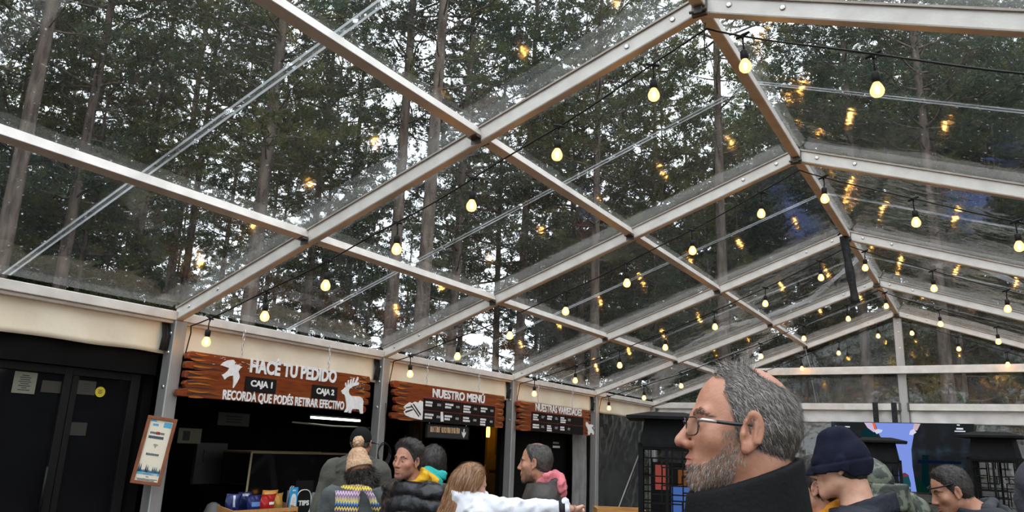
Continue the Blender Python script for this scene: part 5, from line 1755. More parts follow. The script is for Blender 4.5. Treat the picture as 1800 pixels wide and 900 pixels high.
class Person:
    def __init__(self, px, py, depth, face, label, head=(0, 0, 0), wd=1.0, girth=1.0, hs=1.0, fine=.0055, skin='skin', ho=None, arms=None, lean=0.05, drop=0.0, gaze=0.0, eyes=True, hand_dir=None, neck_r=.056, brow=None):
        self.head_w = at_depth(px, py, depth)
        self.face = face
        self.hs = hs; self.ho = ho or {}
        self.zh = self.head_w.z
        self.s = s = (self.zh + drop) / 1.635
        # body frame: y forward. origin at the feet
        self.hl = np.array((0, lean, self.zh), dtype=np.float32)
        self.R = rot3(*head)
        fw = Vector((math.cos(face), math.sin(face), 0)); rt = Vector((math.sin(face), -math.cos(face), 0))
        self.org = Vector((self.head_w.x, self.head_w.y, 0)) - fw * lean
        self.rz = face - PI / 2
        def hp(p): return self.hl + self.R @ (np.array(p, dtype=np.float32) * np.array((1, HY, 1), dtype=np.float32) * hs)
        self.hp = hp
        w = wd
        da = [[(-.185 * w, -.02, 1.395 * s), (-.245 * w, -.03, 1.10 * s), (-.235 * w, .07, .85 * s)], [(.185 * w, -.02, 1.395 * s), (.245 * w, -.03, 1.10 * s), (.235 * w, .07, .85 * s)]]
        if arms:
            for i in (0, 1):
                if arms[i]: da[i] = arms[i]
        self.B = dict(s=s, w=w, girth=girth, arm=da, neck_base=(0, -.025, 1.445 * s), neck_top=tuple(hp((0, -.028, -.055))), neck_r=neck_r)
        # -- body mesh
        hl = self.hl
        xs = grid_axis(min(-.36, da[0][2][0] - .08), max(.36, da[1][2][0] + .08), hl[0] - .105 * hs, hl[0] + .105 * hs, fine, .018)
        ys = grid_axis(min(-.24, da[0][2][1] - .1, da[1][2][1] - .1), max(.30, da[0][2][1] + .1, da[1][2][1] + .1), hl[1] - .15 * hs, hl[1] + .15 * hs, fine, .018)
        zs = grid_axis(-.01, self.zh + .16 * hs, self.zh - .17 * hs, 9, fine, .020)
        P = np.stack(np.meshgrid(xs, ys, zs, indexing='ij'), -1)
        F = body_sdf(P, self.B)
        k = np.searchsorted(zs, self.zh - .20 * hs)
        Hd = self.headspace(P[:, :, k:])
        F[:, :, k:] = smin(F[:, :, k:], head_sdf(Hd, self.ho) * hs, .012)
        V, Q = surf_net(F, xs, ys, zs)
        for i, sd in ((0, -1), (1, 1)):
            hv, hq = HANDS[sd]
            A = da[i]; dv = Vector(A[2]) - Vector(A[1])
            if hand_dir and i == 1: dv = Vector(hand_dir)
            q = Vector((0, 0, -1)).rotation_difference(dv.normalized())
            hv = hv @ np.array(q.to_matrix()).T * (s * .98) + np.array(A[2])
            Q = np.concatenate([Q, hq + len(V)]); V = np.concatenate([V, hv])
        me = raw_mesh('person', V, Q, M[skin], True)
        self.o = o = link('person', me)
        o.location = self.org; o.rotation_euler = (0, 0, self.rz)
        tag(o, label, 'person')
        self.fine = fine
        if eyes:
            for sx in (-1, 1):
                c = hp((sx * .031, .0762, .0012)); f = self.R @ np.array((math.sin(gaze), math.cos(gaze), 0)); f = Vector(f.tolist())
                e = MB(); e.lathe([(0.0001, -.0128), (.007, -.0105), (.0115, -.005), (.0125, 0), (.0115, .005), (.007, .0105), (.0001, .0128)], 12)
                eo = e.build('eye', M['eye_white'], o, True); eo.location = c; eo.scale = (.82 * hs, .82 * hs, .42 * hs)
                iz = MB().lathe([(.0001, .0120), (.0074, .0106), (.0074, .0122), (.0001, .0137)], 12).build('iris', M['iris'], eo, True)
                iz.rotation_mode = 'QUATERNION'; iz.rotation_quaternion = Vector((0, 0, 1)).rotation_difference(f)
            lp = MB()
            for z, y, r in ((-.0575, .1010, .0034), (-.0705, .1000, .0042)):
                lp.tube([Vector(hp((x * .019, y - .009 * x * x - .001, z - (.003 if z > -.06 else -.003) * x * x)).tolist()) for x in np.linspace(-1, 1, 9)], [r * (1 - .75 * abs(x) ** 2) for x in np.linspace(-1, 1, 9)], 8)
            lp.build('lips', M['lips'], o, True)

    def eyebrows(self, mats, width=.0008, length=.010, n=260):
        co, no = mesh_normals(self.o.data); h = self.headspace(co.astype(np.float32))
        for sx in (-1, 1):
            ax = h[:, 0] * sx
            zc = .0235 + .004 * np.sin((ax - .012) / .038 * PI) - .006 * sstep(ax, .035, .052)
            ok = np.where((ax > .011) & (ax < .052) & (h[:, 1] > .045) & (np.abs(h[:, 2] - zc) < .0048 * (1.15 - .6 * sstep(ax, .03, .052))))[0]
            if not len(ok): continue
            pk = np.random.default_rng(7).choice(ok, n); nr = no[pk]
            dv = np.tile(np.array((sx * .9, -.35, .25)), (n, 1)) @ self.R.T; dv = dv - (dv * nr).sum(1)[:, None] * nr
            dv /= np.linalg.norm(dv, axis=1)[:, None]
            ribbons('eyebrow', co[pk] + nr * .0006, nr, dv, length, width, mats, self, 4, .15, .12, 2)

    def headspace(self, P):
        return ((P - self.hl) @ self.R) / (self.hs * np.array((1, HY, 1), dtype=np.float32))

    def head_shell(self, name, tf, mat, lo=(-.13, -.17, -.20), hi=(.13, .16, .19), step=None, extra=None, ear=False):
        """layer over the head: thickness tf(P) in head space (negative: hidden under the skin)"""
        st = step or self.fine
        ax = [np.arange(lo[i], hi[i], st, dtype=np.float32) for i in range(3)]
        P = np.stack(np.meshgrid(*ax, indexing='ij'), -1)
        oo = dict(self.ho)
        d = head_sdf(P, oo)
        d = smin(d, cap(P, (0, -.028, -.055), (0, -.045, -.21), .056, .06), .03)
        if not ear:   # leave the ears out of the layer
            d = ell(np.abs(P) * np.array((1, 0, 0), dtype=np.float32) + P * np.array((0, 1, 1), dtype=np.float32), (0, -.012, .032), (.0745, .0985, .088))
            X = P.copy(); X[..., 0] = np.abs(X[..., 0])
            d = smin(d, ell(X, (0, -.035, .015), (.072, .078, .080)), .02)
            d = smin(d, ell(X, (0, .030, -.035), (.060 * oo.get('jaw', 1), .064, .078)), .028)
            d = smin(d, cap(X, (.047 * oo.get('jaw', 1), .010, -.058), (.014, .072, -.094), .020, .018), .026)
            d = smin(d, ell(X, (0, .076, -.098), (.024, .018, .019)), .018)
            d = smin(d, ell(X, (.043, .056, -.020), (.026, .026, .022)), .022)
            d = smin(d, cap(P, (0, -.028, -.055), (0, -.045, -.21), .056, .06), .03)
        F = d - tf(P)
        if extra is not None: F = extra(P, F)
        V, Q = surf_net(F, *ax)
        V = (V * self.hs * np.array((1, HY, 1))) @ self.R.T + self.hl
        return link(name, raw_mesh(name, V, Q, mat, True), self.o)

    def garment(self, name, tf, mat, zlo, zhi, step=.013, extra=None, xr=None, yr=None):
        A = self.B['arm']
        x0 = min(-.36, A[0][1][0] - .10, A[0][2][0] - .10); x1 = max(.36, A[1][1][0] + .10, A[1][2][0] + .10)
        y0 = min(-.26, A[0][2][1] - .1, A[1][2][1] - .1); y1 = max(.28, A[0][2][1] + .12, A[1][2][1] + .12)
        if xr: x0, x1 = xr
        if yr: y0, y1 = yr
        xs = np.arange(x0, x1, step, dtype=np.float32); ys = np.arange(y0, y1, step, dtype=np.float32); zs = np.arange(zlo, zhi, step, dtype=np.float32)
        P = np.stack(np.meshgrid(xs, ys, zs, indexing='ij'), -1)
        F = body_sdf(P, self.B) - tf(P, self)
        if extra is not None: F = extra(P, F, self)
        V, Q = surf_net(F, xs, ys, zs)
        return link(name, raw_mesh(name, V, Q, mat, True), self.o)

    def trousers(self, mat=None):
        s = self.s
        self.garment('trousers', lambda P, p: np.where(P[..., 2] < 1.0 * s, .012 + .003 * waves(P, 3, 22), -.03) - .05 * sstep(P[..., 2], .10, .06), mat or M['jeans'], .03, 1.1 * s, .018, lambda P, F, p: np.maximum(F, hands_off(P, p)))
        self.garment('shoes', lambda P, p: np.where(P[..., 2] < .10, .010, -.05), M['shoe'], -.012, .15, .013)


def hands_off(P, p):
    """positive near the hands and forearms, to keep trousers off them"""
    d = 1.0
    for A in p.B['arm']:
        d = np.minimum(d, cap(P, A[1], A[2], .05) if A[1][2] < 1.2 else 1.0)
    return np.where(np.abs(P[..., 0]) > .175 * p.B['w'], .06 - d, -1)


def sleeve_end(P, p):
    """signed: positive beyond the wrists"""
    o = np.full(P.shape[:-1], -1.0, dtype=np.float32)
    for A in p.B['arm']:
        a = np.array(A[1]); b = np.array(A[2]); d = b - a; L = np.linalg.norm(d); d = d / L
        t = (P - a.astype(P.dtype)) @ d.astype(P.dtype) - L + .015
        near = cap(P, A[1], tuple(b + d * .2), .085)
        o = np.where(near < 0, np.maximum(o, t), o)
    return o


def jacket_t(th=.02, fold=.006, seed=1, top=1.475, hem=.80, fs=16):
    def f(P, p):
        s = p.s
        t = th + fold * waves(P, seed, fs) + fold * .5 * waves(P, seed + 9, fs * 2.3)
        z = P[..., 2]
        r = np.sqrt(P[..., 0] ** 2 + (P[..., 1] + .02) ** 2)
        cut = np.maximum((z - top * s) * 1.0 - np.clip(r - .085, 0, 1) * .4, hem * s - z)
        cut = np.maximum(cut, sleeve_end(P, p))
        return t - (t + .05) * sstep(cut, -.002, .014)
    return f


def puffer_t(th=.026, amp=.017, pitch=.085, seed=1, top=1.475, hem=.80):
    base = jacket_t(th, .004, seed, top, hem, 24)
    def f(P, p):
        b = base(P, p)
        q = P[..., 2] * .97 + .012 * np.sin(P[..., 0] * 18)
        for i, A in enumerate(p.B['arm']):
            a = np.array(A[0]); e = np.array(A[1]); d = (e - a) / np.linalg.norm(e - a)
        ph = np.abs(np.sin(PI * q / pitch))
        pl = amp * (ph ** .55) + .003 * waves(P * np.array((1, 1, .4), dtype=P.dtype), seed + 4, 70, 5) * (1 - ph * .6)
        return np.where(b > -.03, b - amp * .6 + pl, b)
    return f


def collar(F, P, p, z0, z1, r0, r1, th=.007, tilt=0.0, c=(0, -.028), k=.012, open_front=0.0):
    """standing collar round the neck; z measured in units of body scale"""
    s = p.s; z = P[..., 2] + tilt * (P[..., 1] - c[1])
    r = np.sqrt((P[..., 0] - c[0]) ** 2 + ((P[..., 1] - c[1]) * .92) ** 2)
    u = np.clip((z - z0 * s) / ((z1 - z0) * s), 0, 1)
    d = np.abs(r - (r0 + (r1 - r0) * u)) - th
    d = smax(d, np.maximum(z0 * s - z, z - z1 * s), .006)
    if open_front > 0:
        d = np.maximum(d, open_front - np.abs(P[..., 0]) - np.where(P[..., 1] > 0, 0, 1))
    return smin(F, d, k)


def hood_down(name, p, mat, seed=2, size=1.0, z=1.475, back=.105, step=.010, front=True):
    """hood lying on the back of the shoulders, folded round the neck"""
    s = p.s
    xs = np.arange(-.20, .20, step, dtype=np.float32); ys = np.arange(-.26, .16, step, dtype=np.float32); zs = np.arange((z - .20) * s, (z + .16) * s, step, dtype=np.float32)
    P = np.stack(np.meshgrid(xs, ys, zs, indexing='ij'), -1)
    zz = z * s
    w = waves(P, seed, 30) * .006
    X = P.copy(); X[..., 0] = np.abs(X[..., 0])
    d = cap(X, (0, -back + .01, zz + .045 * size), (.085 * size, -.03, zz + .025), .030 * size, .024)
    if front: d = smin(d, cap(X, (.085 * size, -.03, zz + .020), (.045, .075, zz - .055), .026, .018), .02)
    d = smin(d, ell(X, (0, -back - .035, zz - .035), (.110 * size, .034, .075 * size)), .03)
    d = smin(d, cap(X, (0, -back - .045, zz - .105), (.075, -back - .035, zz - .02), .020, .024), .03)
    crease = np.abs(np.sin((P[..., 2] - zz) * 60 + np.abs(P[..., 0]) * 34 + seed)) * .010
    V, Q = surf_net(d + w * .7 + crease - .006, xs, ys, zs)
    return link(name, raw_mesh(name, V, Q, mat, True), p.o)


def ribbons(name, roots, nrm, dirs, length, width, mats, p, seed, lift=.35, curl=.25, segs=4):
    """hair strands as slender tapered ribbons; roots/nrm/dirs in body space"""
    rg = np.random.default_rng(seed); n = len(roots)
    L = length * (0.6 + 0.7 * rg.random((n, 1)))
    d = dirs + nrm * lift + rg.normal(size=(n, 3)) * curl
    d /= np.linalg.norm(d, axis=1)[:, None]
    side = np.cross(d, nrm); side /= np.linalg.norm(side, axis=1)[:, None] + 1e-9
    pts = [roots - nrm * .001]
    cur = roots.copy(); dd = d.copy()
    for k in range(segs):
        cur = cur + dd * L / segs; pts.append(cur)
        dd = dd * .9 + dirs * .25 - nrm * .12 + rg.normal(size=(n, 3)) * curl * .3
        dd /= np.linalg.norm(dd, axis=1)[:, None]
    V = np.zeros((n, segs + 1, 2, 3))
    for k in range(segs + 1):
        w = width * (1 - .8 * k / segs)
        V[:, k, 0] = pts[k] - side * w; V[:, k, 1] = pts[k] + side * w
    b = np.arange(n)[:, None] * (segs + 1) * 2
    qs = [np.concatenate([b + 2 * k, b + 2 * k + 1, b + 2 * k + 3, b + 2 * k + 2], 1) for k in range(segs)]
    Q = np.stack(qs, 1).reshape(-1, 4)
    me = raw_mesh(name, V.reshape(-1, 3), Q, None)
    for m in mats: me.materials.append(m)
    mi = np.repeat(rg.integers(0, len(mats), n), segs).astype(np.int32)
    me.polygons.foreach_set('material_index', mi)
    return link(name, me, p.o)


def mesh_normals(me):
    n = len(me.vertices); co = np.empty(n * 3, dtype=np.float32); no = np.empty(n * 3, dtype=np.float32)
    me.vertices.foreach_get('co', co); me.vertices.foreach_get('normal', no)
    return co.reshape(-1, 3), no.reshape(-1, 3)


def strands(p, hair, n, length, width, mats, flow, seed=1, lift=.15, curl=.2, zmin=-9, segs=4, jit=.002):
    """strands over a hair layer; flow(P) gives the growth direction in head space"""
    co, no = mesh_normals(hair.data); h = p.headspace(co.astype(np.float32))
    Hs = head_sdf(h, p.ho)
    ok = np.where((Hs > .0015) & (h[:, 2] > zmin))[0]
    rg = np.random.default_rng(seed); pk = rg.choice(ok, n)
    nr = no[pk]; dv = flow(h[pk]) @ p.R.T; dv = dv - (dv * nr).sum(1)[:, None] * nr; dv /= np.linalg.norm(dv, axis=1)[:, None] + 1e-9
    return ribbons('hair_strands', co[pk] + rg.normal(size=(n, 3)) * jit, nr, dv, length, width, mats, p, seed, lift, curl, segs)


def swept(back=.8, down=.7):
    def f(h):
        d = np.zeros_like(h); top = sstep(h[:, 2], .05, .10)
        d[:, 1] = -back * (.5 + .5 * top); d[:, 2] = -down * (1 - top) + .25 * top * sstep(h[:, 1], .0, .06); d[:, 0] = np.sign(h[:, 0]) * .2
        return d
    return f


def stubble(p, n, length, width, mats, cheek=-.034, seed=3, front=.012):
    co, no = mesh_normals(p.o.data); h = p.headspace(co.astype(np.float32))
    x, y, z = np.abs(h[:, 0]), h[:, 1], h[:, 2]
    line = cheek - .028 * sstep(y, .03, .085)
    lip = np.sqrt((x / 1.5) ** 2 + (z + .0645) ** 2)
    ok = np.where((z < line) & (z > -.122) & (y > front) & (x < .072) & ~((lip < .0085) & (y > .06)) & (head_sdf(h, p.ho) < .004))[0]
    if not len(ok): return
    rg = np.random.default_rng(seed); pk = rg.choice(ok, n); nr = no[pk]
    dv = np.tile(np.array((0, .2, -1.0)), (n, 1)) @ p.R.T; dv = dv - (dv * nr).sum(1)[:, None] * nr
    return ribbons('beard_stubble', co[pk] + rg.normal(size=(n, 3)) * .0015, nr, dv, length, width, mats, p, seed, .5, .4, 2)


IMG_LEFT = math.atan2(-_r2.y, -_r2.x)      # world heading that points to the left of the view
IMG_AWAY = math.atan2(_f.y, _f.x)          # heading straight away from the viewer
def facing(deg):
    """0 = towards the left of the view, 90 = away from the viewer, 180 = right, -90 = towards the viewer"""
    return IMG_LEFT - math.radians(deg)
# ------------------------------------------------------------------ the people in the queue
def short_hair(front=.078, temple=.034, nape=-.075, th=.012, bald=None, seed=1, sideburn=-.02, side=.6):
    """thickness of a short haircut over the skull"""
    def f(P):
        x, y, z = P[..., 0], P[..., 1], P[..., 2]
        ax = np.abs(x)
        a = (temple + (z - sideburn) * (front - temple) / (.085 - sideburn)) - y - .10 * np.clip(.045 - ax, 0, 1) * 0    # behind the hairline plane
        b = z - (nape + (y + .09) * (sideburn - nape) / (temple + .09))                                              # above the lower line
        m = np.minimum(a, b)
        t = th * (side + (1 - side) * sstep(z, .03, .09)) * sstep(m, -.001, .030) + .0009 * waves(P, seed, 90) * sstep(m, 0, .01)
        t = np.where(m < -.002, -.006, t)
        if bald is not None: t = t - th * 1.25 * bald(P)
        return t
    return f


# ---- the bearded man in glasses, near the camera
g_face = facing(2)
gm = Person(1298, 757, 1.346, g_face, 'large grey haired bearded man in glasses and black jacket, in profile nearest the camera', head=(math.radians(0), math.radians(3), 0), wd=1.05, girth=1.0, fine=.0034, skin='skin', hs=.935, ho=dict(ear=1.12, nose=.92, jaw=1.06), lean=-.005, neck_r=.060, brow=M['hair_grey'])
bald = lambda P: sstep(.056 - np.sqrt(((P[..., 0] + .015) / 1.0) ** 2 + ((P[..., 1] + .055) / 1.35) ** 2 + ((P[..., 2] - .105) / 1.0) ** 2), 0, .03) + .75 * sstep(.030 - np.sqrt((np.abs(P[..., 0]) - .045) ** 2 + ((P[..., 1] - .065)) ** 2 + ((P[..., 2] - .088)) ** 2), 0, .02)
hf = short_hair(.046, .016, -.088, .007, bald, 4, -.018, 1.0)
M['strand_w'] = mat_base('hair_white', (0.40, 0.365, 0.335), 0.45)[0]
M['strand_m'] = mat_base('hair_mid', (0.13, 0.108, 0.092), 0.45)[0]
M['strand_d'] = mat_base('hair_brown', (0.040, 0.030, 0.024), 0.45)[0]
M['hair_base'] = hair_mat('hair_base', (0.07, 0.056, 0.047), (0.17, 0.145, 0.125), 70)
hair = gm.head_shell('hair', hf, M['hair_base'], step=.0036)
co, no = mesh_normals(hair.data)
hsP = gm.headspace(co.astype(np.float32))
tt = hf(hsP)
ok = np.where(tt > .0022)[0]
rg = np.random.default_rng(3)
edge_ = np.where((tt > -.0002) & (tt <= .003) & (hsP[:, 2] > -.03))[0]
pick = np.concatenate([rg.choice(ok, 38000, replace=True), rg.choice(edge_, 7000)])
roots = co[pick] + rg.normal(size=(len(pick), 3)) * .0018
nr = no[pick]
hp_ = gm.headspace(roots.astype(np.float32))
def comb(h):
    """growth direction in head space: forward on the top of the brow, swept back and down elsewhere"""
    d = np.zeros_like(h)
    top = sstep(h[:, 2], .06, .11)
    d[:, 1] = -.55 * (1 - top) - .2 * top + .35 * top * sstep(h[:, 1], .0, .06)
    d[:, 2] = -.85 * (1 - top) * sstep(h[:, 1], .08, -.02) - .15
    d[:, 0] = np.sign(h[:, 0]) * (.15 + .7 * top)
    d[:, 1] -= .25 * sstep(h[:, 1], .0, .06)
    return d
dr = comb(hp_) @ gm.R.T
dr = dr - (dr * nr).sum(1)[:, None] * nr
dr /= np.linalg.norm(dr, axis=1)[:, None] + 1e-9
lo_ = hp_[:, 1] < -.03
dark = (hp_[:, 2] < .0) & lo_ & (rg.random(len(pick)) < .75)
w1 = ~dark
ribbons('hair_strands', roots[w1], nr[w1], dr[w1],   .0125, .00032, [M['strand_w'], M['strand_m'], M['strand_m'], M['strand_d']], gm, 5, .16, .24)
ribbons('hair_strands', roots[dark], nr[dark], dr[dark], .0125, .00032, [M['strand_m'], M['strand_d'], M['strand_d']], gm, 6, .14, .22)
# wispy standing hair on the crown
cr = np.where((tt > .002) & (hsP[:, 2] > .10))[0]
if len(cr):
    pk = rg.choice(cr, 700); ribbons('crown_wisps', co[pk], no[pk], rg.normal(size=(700, 3)) * .6 + np.array((0, .5, 0)), .020, .0004, [M['strand_m'], M['strand_w'], M['strand_d']], gm, 8, .7, .4)


def beard_f(th, seed, cheek=-.030):
    def f(P):
        x, y, z = np.abs(P[..., 0]), P[..., 1], P[..., 2]
        line = (cheek - .030 * sstep(y, .025, .085)) - z          # below the cheek line
        back = y - (.014 + (z + .03) * -.10)                      # in front of the ear
        low = z + .125
        m = np.minimum(np.minimum(line, back), low)
        lip = .0165 - np.sqrt((x / 1.5) ** 2 + (z + .0645) ** 2)
        t = th * sstep(m, 0, .018) + .0012 * waves(P, seed, 110) * sstep(m, 0, .012)
        return np.where((m < 0) | ((lip > .008) & (y > .06)), -.006, t)
    return f


bf = beard_f(.0045, 6, -.030)
# roots straight on the face
co, no = mesh_normals(gm.o.data)
hs_ = gm.headspace(co.astype(np.float32)); t2 = bf(hs_)
okb = np.where((t2 > .0008) & (hs_[:, 1] > -.0) & (hs_[:, 2] > -.125) & (np.abs(hs_[:, 0]) < .074))[0]
pk = rg.choice(okb, 8500); h_ = hs_[pk]
dv = np.stack([np.sign(h_[:, 0]) * .1, .25 + 0 * h_[:, 1], -1 + 0 * h_[:, 1]], -1) @ gm.R.T
nr = no[pk]; dv = dv - (dv * nr).sum(1)[:, None] * nr; dv /= np.linalg.norm(dv, axis=1)[:, None] + 1e-9
M['beard_g'] = mat_base('beard_grey', (0.30, 0.24, 0.19), 0.6)[0]; M['beard_r'] = mat_base('beard_brown', (0.15, 0.085, 0.05), 0.6)[0]
ribbons('beard', co[pk] + rg.normal(size=(len(pk), 3)) * .0012, nr, dv, .0075, .00036, [M['beard_g'], M['beard_r'], M['strand_w'], M['strand_m'], M['beard_r'], M['beard_r']], gm, 9, .4, .45, 3)
# stubble between beard and ear
okb = np.where((hs_[:, 1] > .002) & (hs_[:, 1] < .05) & (hs_[:, 2] > -.06) & (hs_[:, 2] < .0) & (np.abs(hs_[:, 0]) < .074) & (np.abs(hs_[:, 0]) > .03))[0]
pk = rg.choice(okb, 900); nr = no[pk]; dv = np.tile(np.array((0, .2, -1.0)), (900, 1)); dv = dv - (dv * nr).sum(1)[:, None] * nr
ribbons('sideburn', co[pk], nr, dv, .009, .0004, [M['beard_r'], M['beard_g'], M['strand_m']], gm, 10, .4, .3, 3)
gm.eyebrows([M['strand_m'], M['strand_d'], M['beard_r']], .0004, .009, 230)
# glasses
gl = MB(); hv = lambda p: Vector(gm.hp(p).tolist())
M['spec_black'] = mat_base('spectacle_black', (0.012, 0.012, 0.013), 0.3)[0]; M['spec_metal'] = mat_base('spectacle_metal', (0.45, 0.43, 0.40), 0.3, 0.8)[0]
def rrect(cx, cz, hw, hh, y, bow):
    P = []
    for t in np.linspace(0, 2 * PI, 25):
        c, s_ = math.cos(t), math.sin(t)
        x = cx + hw * math.copysign(abs(c) ** .5, c); z = cz + hh * math.copysign(abs(s_) ** .5, s_)
        P.append(hv((x, y - bow * x * x * 4, z)))
    return P
for sx in (-1, 1): gl.tube(rrect(sx * .033, -.001, .026, .0165, .106, .9), .0012, 6, cap=False)
gl.tube([hv((-.008, .107, .006)), hv((0, .110, .008)), hv((.008, .107, .006))], .0017, 6)
G_ = gl.build('glasses', M['spec_black'], gm.o, True)
for sx in (-1, 1):
    m = MB(); A_ = [(sx * .060, .094, .009), (sx * .0735, .088, .010), (sx * .0775, .060, .0085)]
    m.tube([hv(p) for p in A_], [.0028, .0032, .0030], 8)
    m.build('metal_hinge', M['spec_metal'], G_, True)
    m = MB(); m.tube([hv(p) for p in ((sx * .0775, .062, .0087), (sx * .080, .03, .0075), (sx * .0800, .0, .0085), (sx * .079, -.02, .004), (sx * .077, -.038, -.012))], [.0030, .0032, .0034, .0030, .0022], 8)
    m.build('temple_arm', M['spec_black'], G_, True)
    m = MB(); pts = rrect(sx * .033, -.001, .025, .0155, .106, .9)[:-1]
    m.add([tuple(p) for p in pts], [tuple(range(len(pts)))]); m.build('lens', film_mat('lens%d' % sx, .0, 1.0, 0), G_)


def gm_extra(P, F, p):
    return collar(F, P, p, 1.435, 1.562, .096, .082, .0085, .36, (0, -.012), .03)


M['softshell'] = cloth('black_softshell', (0.003, 0.003, 0.0034), (0.006, 0.006, 0.0064), 0.7, 9, .12, 120, .15)
gm.garment('jacket', jacket_t(.024, .006, 3, 1.47, .80), M['softshell'], .78 * gm.s, 1.64 * gm.s, .0066, gm_extra)
gm.trousers()

# ---- the man in the navy beanie
bm = Person(1476, 820, 2.95, facing(34), 'man in navy beanie and dark blue jacket, turned away', head=(math.radians(12), math.radians(-6), 0), fine=.0055, skin='skin_pale', hs=1.0, girth=1.0, drop=.0, ho=dict(ear=.85))
def beanie(P):
    z = P[..., 2] + .10 * P[..., 1]
    t = .010 + .022 * sstep(z, .085, .15) + .0012 * waves(P, 5, 40)
    t = t + .0050 * sstep(z, .017, .013) - .003 * np.exp(-((z - .016) / .004) ** 2)
    seam = np.minimum(np.abs(P[..., 0] + .03 * P[..., 1]), np.abs(P[..., 0] * .4 + P[..., 1] + .01))
    t = t - .0016 * np.exp(-(seam / .007) ** 2) * sstep(z, .06, .09) * sstep(np.abs(P[..., 0]) + np.abs(P[..., 1] + .03), .02, .05)
    return np.where(z > -.046 + .030 * sstep(P[..., 1], -.05, .0), t, -.012)
M['navy_fleece'] = cloth('navy_fleece', (0.006, 0.007, 0.016), (0.010, 0.011, 0.024), 0.95, 20, .2, 200, .15)
bm.head_shell('beanie', beanie, M['navy_fleece'], ear=True, step=.0047)
bm.head_shell('hair', short_hair(.05, .02, -.082, .005, None, 7), M['hair_dark'], step=.005)
bm.garment('jacket', jacket_t(.026, .007, 8, 1.47, .8), cloth('navy_shell', (0.010, 0.011, 0.017), (0.018, 0.020, 0.028), 0.6, 6, .2, 70, .2), .78 * bm.s, 1.6 * bm.s, .011, lambda P, F, p: collar(F, P, p, 1.43, 1.51, .105, .092, .012, .40, (0, -.025), .03))
bm.trousers()

# ---- person with camouflage hood behind the beanie
M['camo'] = noise_col('camo_cloth', (0.018, 0.024, 0.016), (0.10, 0.11, 0.075), 16, 0.45, 0, 0.45, 0.15, 60, lo=.47, hi=.51)
cm = Person(1530, 853, 3.9, facing(75), 'person in green camouflage quilted jacket, behind the navy beanie', head=(0, 0, 0), fine=.007, drop=.10, eyes=False)
cm.head_shell('hood', lambda P: np.where(P[..., 1] < .085 - .25 * np.abs(P[..., 2] - .02), .014 + .004 * waves(P, 4, 30), -.012), M['camo'], lo=(-.15, -.19, -.22), step=.007)
cm.garment('jacket', puffer_t(.03, .015, .10, 6, 1.48, .75), M['camo'], .74 * cm.s, 1.58 * cm.s, .012, lambda P, F, p: collar(F, P, p, 1.42, 1.55, .115, .105, .012, 0, (0, -.03), .03))
m = MB(); m.tube([Vector(cm.hp((.103, .045 * math.cos(t) - .0, .04 * math.sin(t) - .0)).tolist()) for t in np.linspace(-.4, 2.6, 14)], .006, 8)
m.build('red_piping', mat_base('red_trim', (0.6, 0.06, 0.03), 0.5)[0], cm.o, True)
cm.trousers()

# ---- person with orange scarf between the two
om = Person(1430, 856, 3.1, facing(18), 'dark haired person with orange neck scarf, half hidden by the bearded man', fine=.0065, skin='skin_pale', hs=.96)
om_h = om.head_shell('hair', short_hair(.06, .02, -.08, .014, None, 9), M['hair_dark'], step=.006)
om.garment('jacket', jacket_t(.024, .006, 12), cloth('blue_coat', (0.012, 0.016, 0.035), (0.02, 0.026, 0.05)), .78 * om.s, 1.55 * om.s, .013)
hood_down('scarf', om, cloth('orange_knit', (0.70, 0.25, 0.02), (0.80, 0.34, 0.04), .9, 20, .3, 120), 5, 1.0, 1.535, .07)
om.trousers()

# ---- dark haired man bowed at the right
rm = Person(1671, 864, 4.0, facing(8), 'dark haired man with bowed head in grey hooded jacket, before the television', head=(math.radians(0), math.radians(-20), 0), fine=.0058, skin='skin_tan', lean=.11, drop=.06)
rm_h = rm.head_shell('hair', short_hair(.066, .014, -.078, .013, None, 11, -.014, .45), M['hair_dark'], step=.005)
rm.garment('jacket', jacket_t(.024, .006, 14), cloth('charcoal_coat', (0.020, 0.022, 0.026), (0.038, 0.040, 0.046)), .78 * rm.s, 1.55 * rm.s, .012)
hood_down('hood', rm, cloth('charcoal_hood', (0.026, 0.028, 0.032), (0.045, 0.047, 0.052)), 8, 1.0, 1.47, .10)
m = MB(); m.tube([Vector(rm.hp((.083 * math.cos(t), .0 + .105 * math.sin(t), .045)).tolist()) for t in np.linspace(0, PI, 15)], .004, 6)
m.build('head_band', M['rubber'], rm.o, True)
rm.trousers()

# ---- person cut off by the right edge of the view
em = Person(1842, 872, 2.9, facing(80), 'person in dark hooded coat cut off by the right edge of the view', fine=.008, eyes=False)
em.head_shell('hood', lambda P: np.where(P[..., 1] < .07, .030 + .004 * waves(P, 14, 25), -.012), cloth('slate_hood', (0.03, 0.032, 0.038), (0.05, 0.052, 0.06)), lo=(-.15, -.19, -.22), step=.008)
em.garment('coat', jacket_t(.03, .007, 15, 1.49), cloth('slate_coat', (0.03, 0.032, 0.038), (0.05, 0.052, 0.06)), .7 * em.s, 1.55 * em.s, .014, lambda P, F, p: collar(F, P, p, 1.42, 1.55, .115, .11, .014, 0, (0, -.03), .03))
em.trousers()

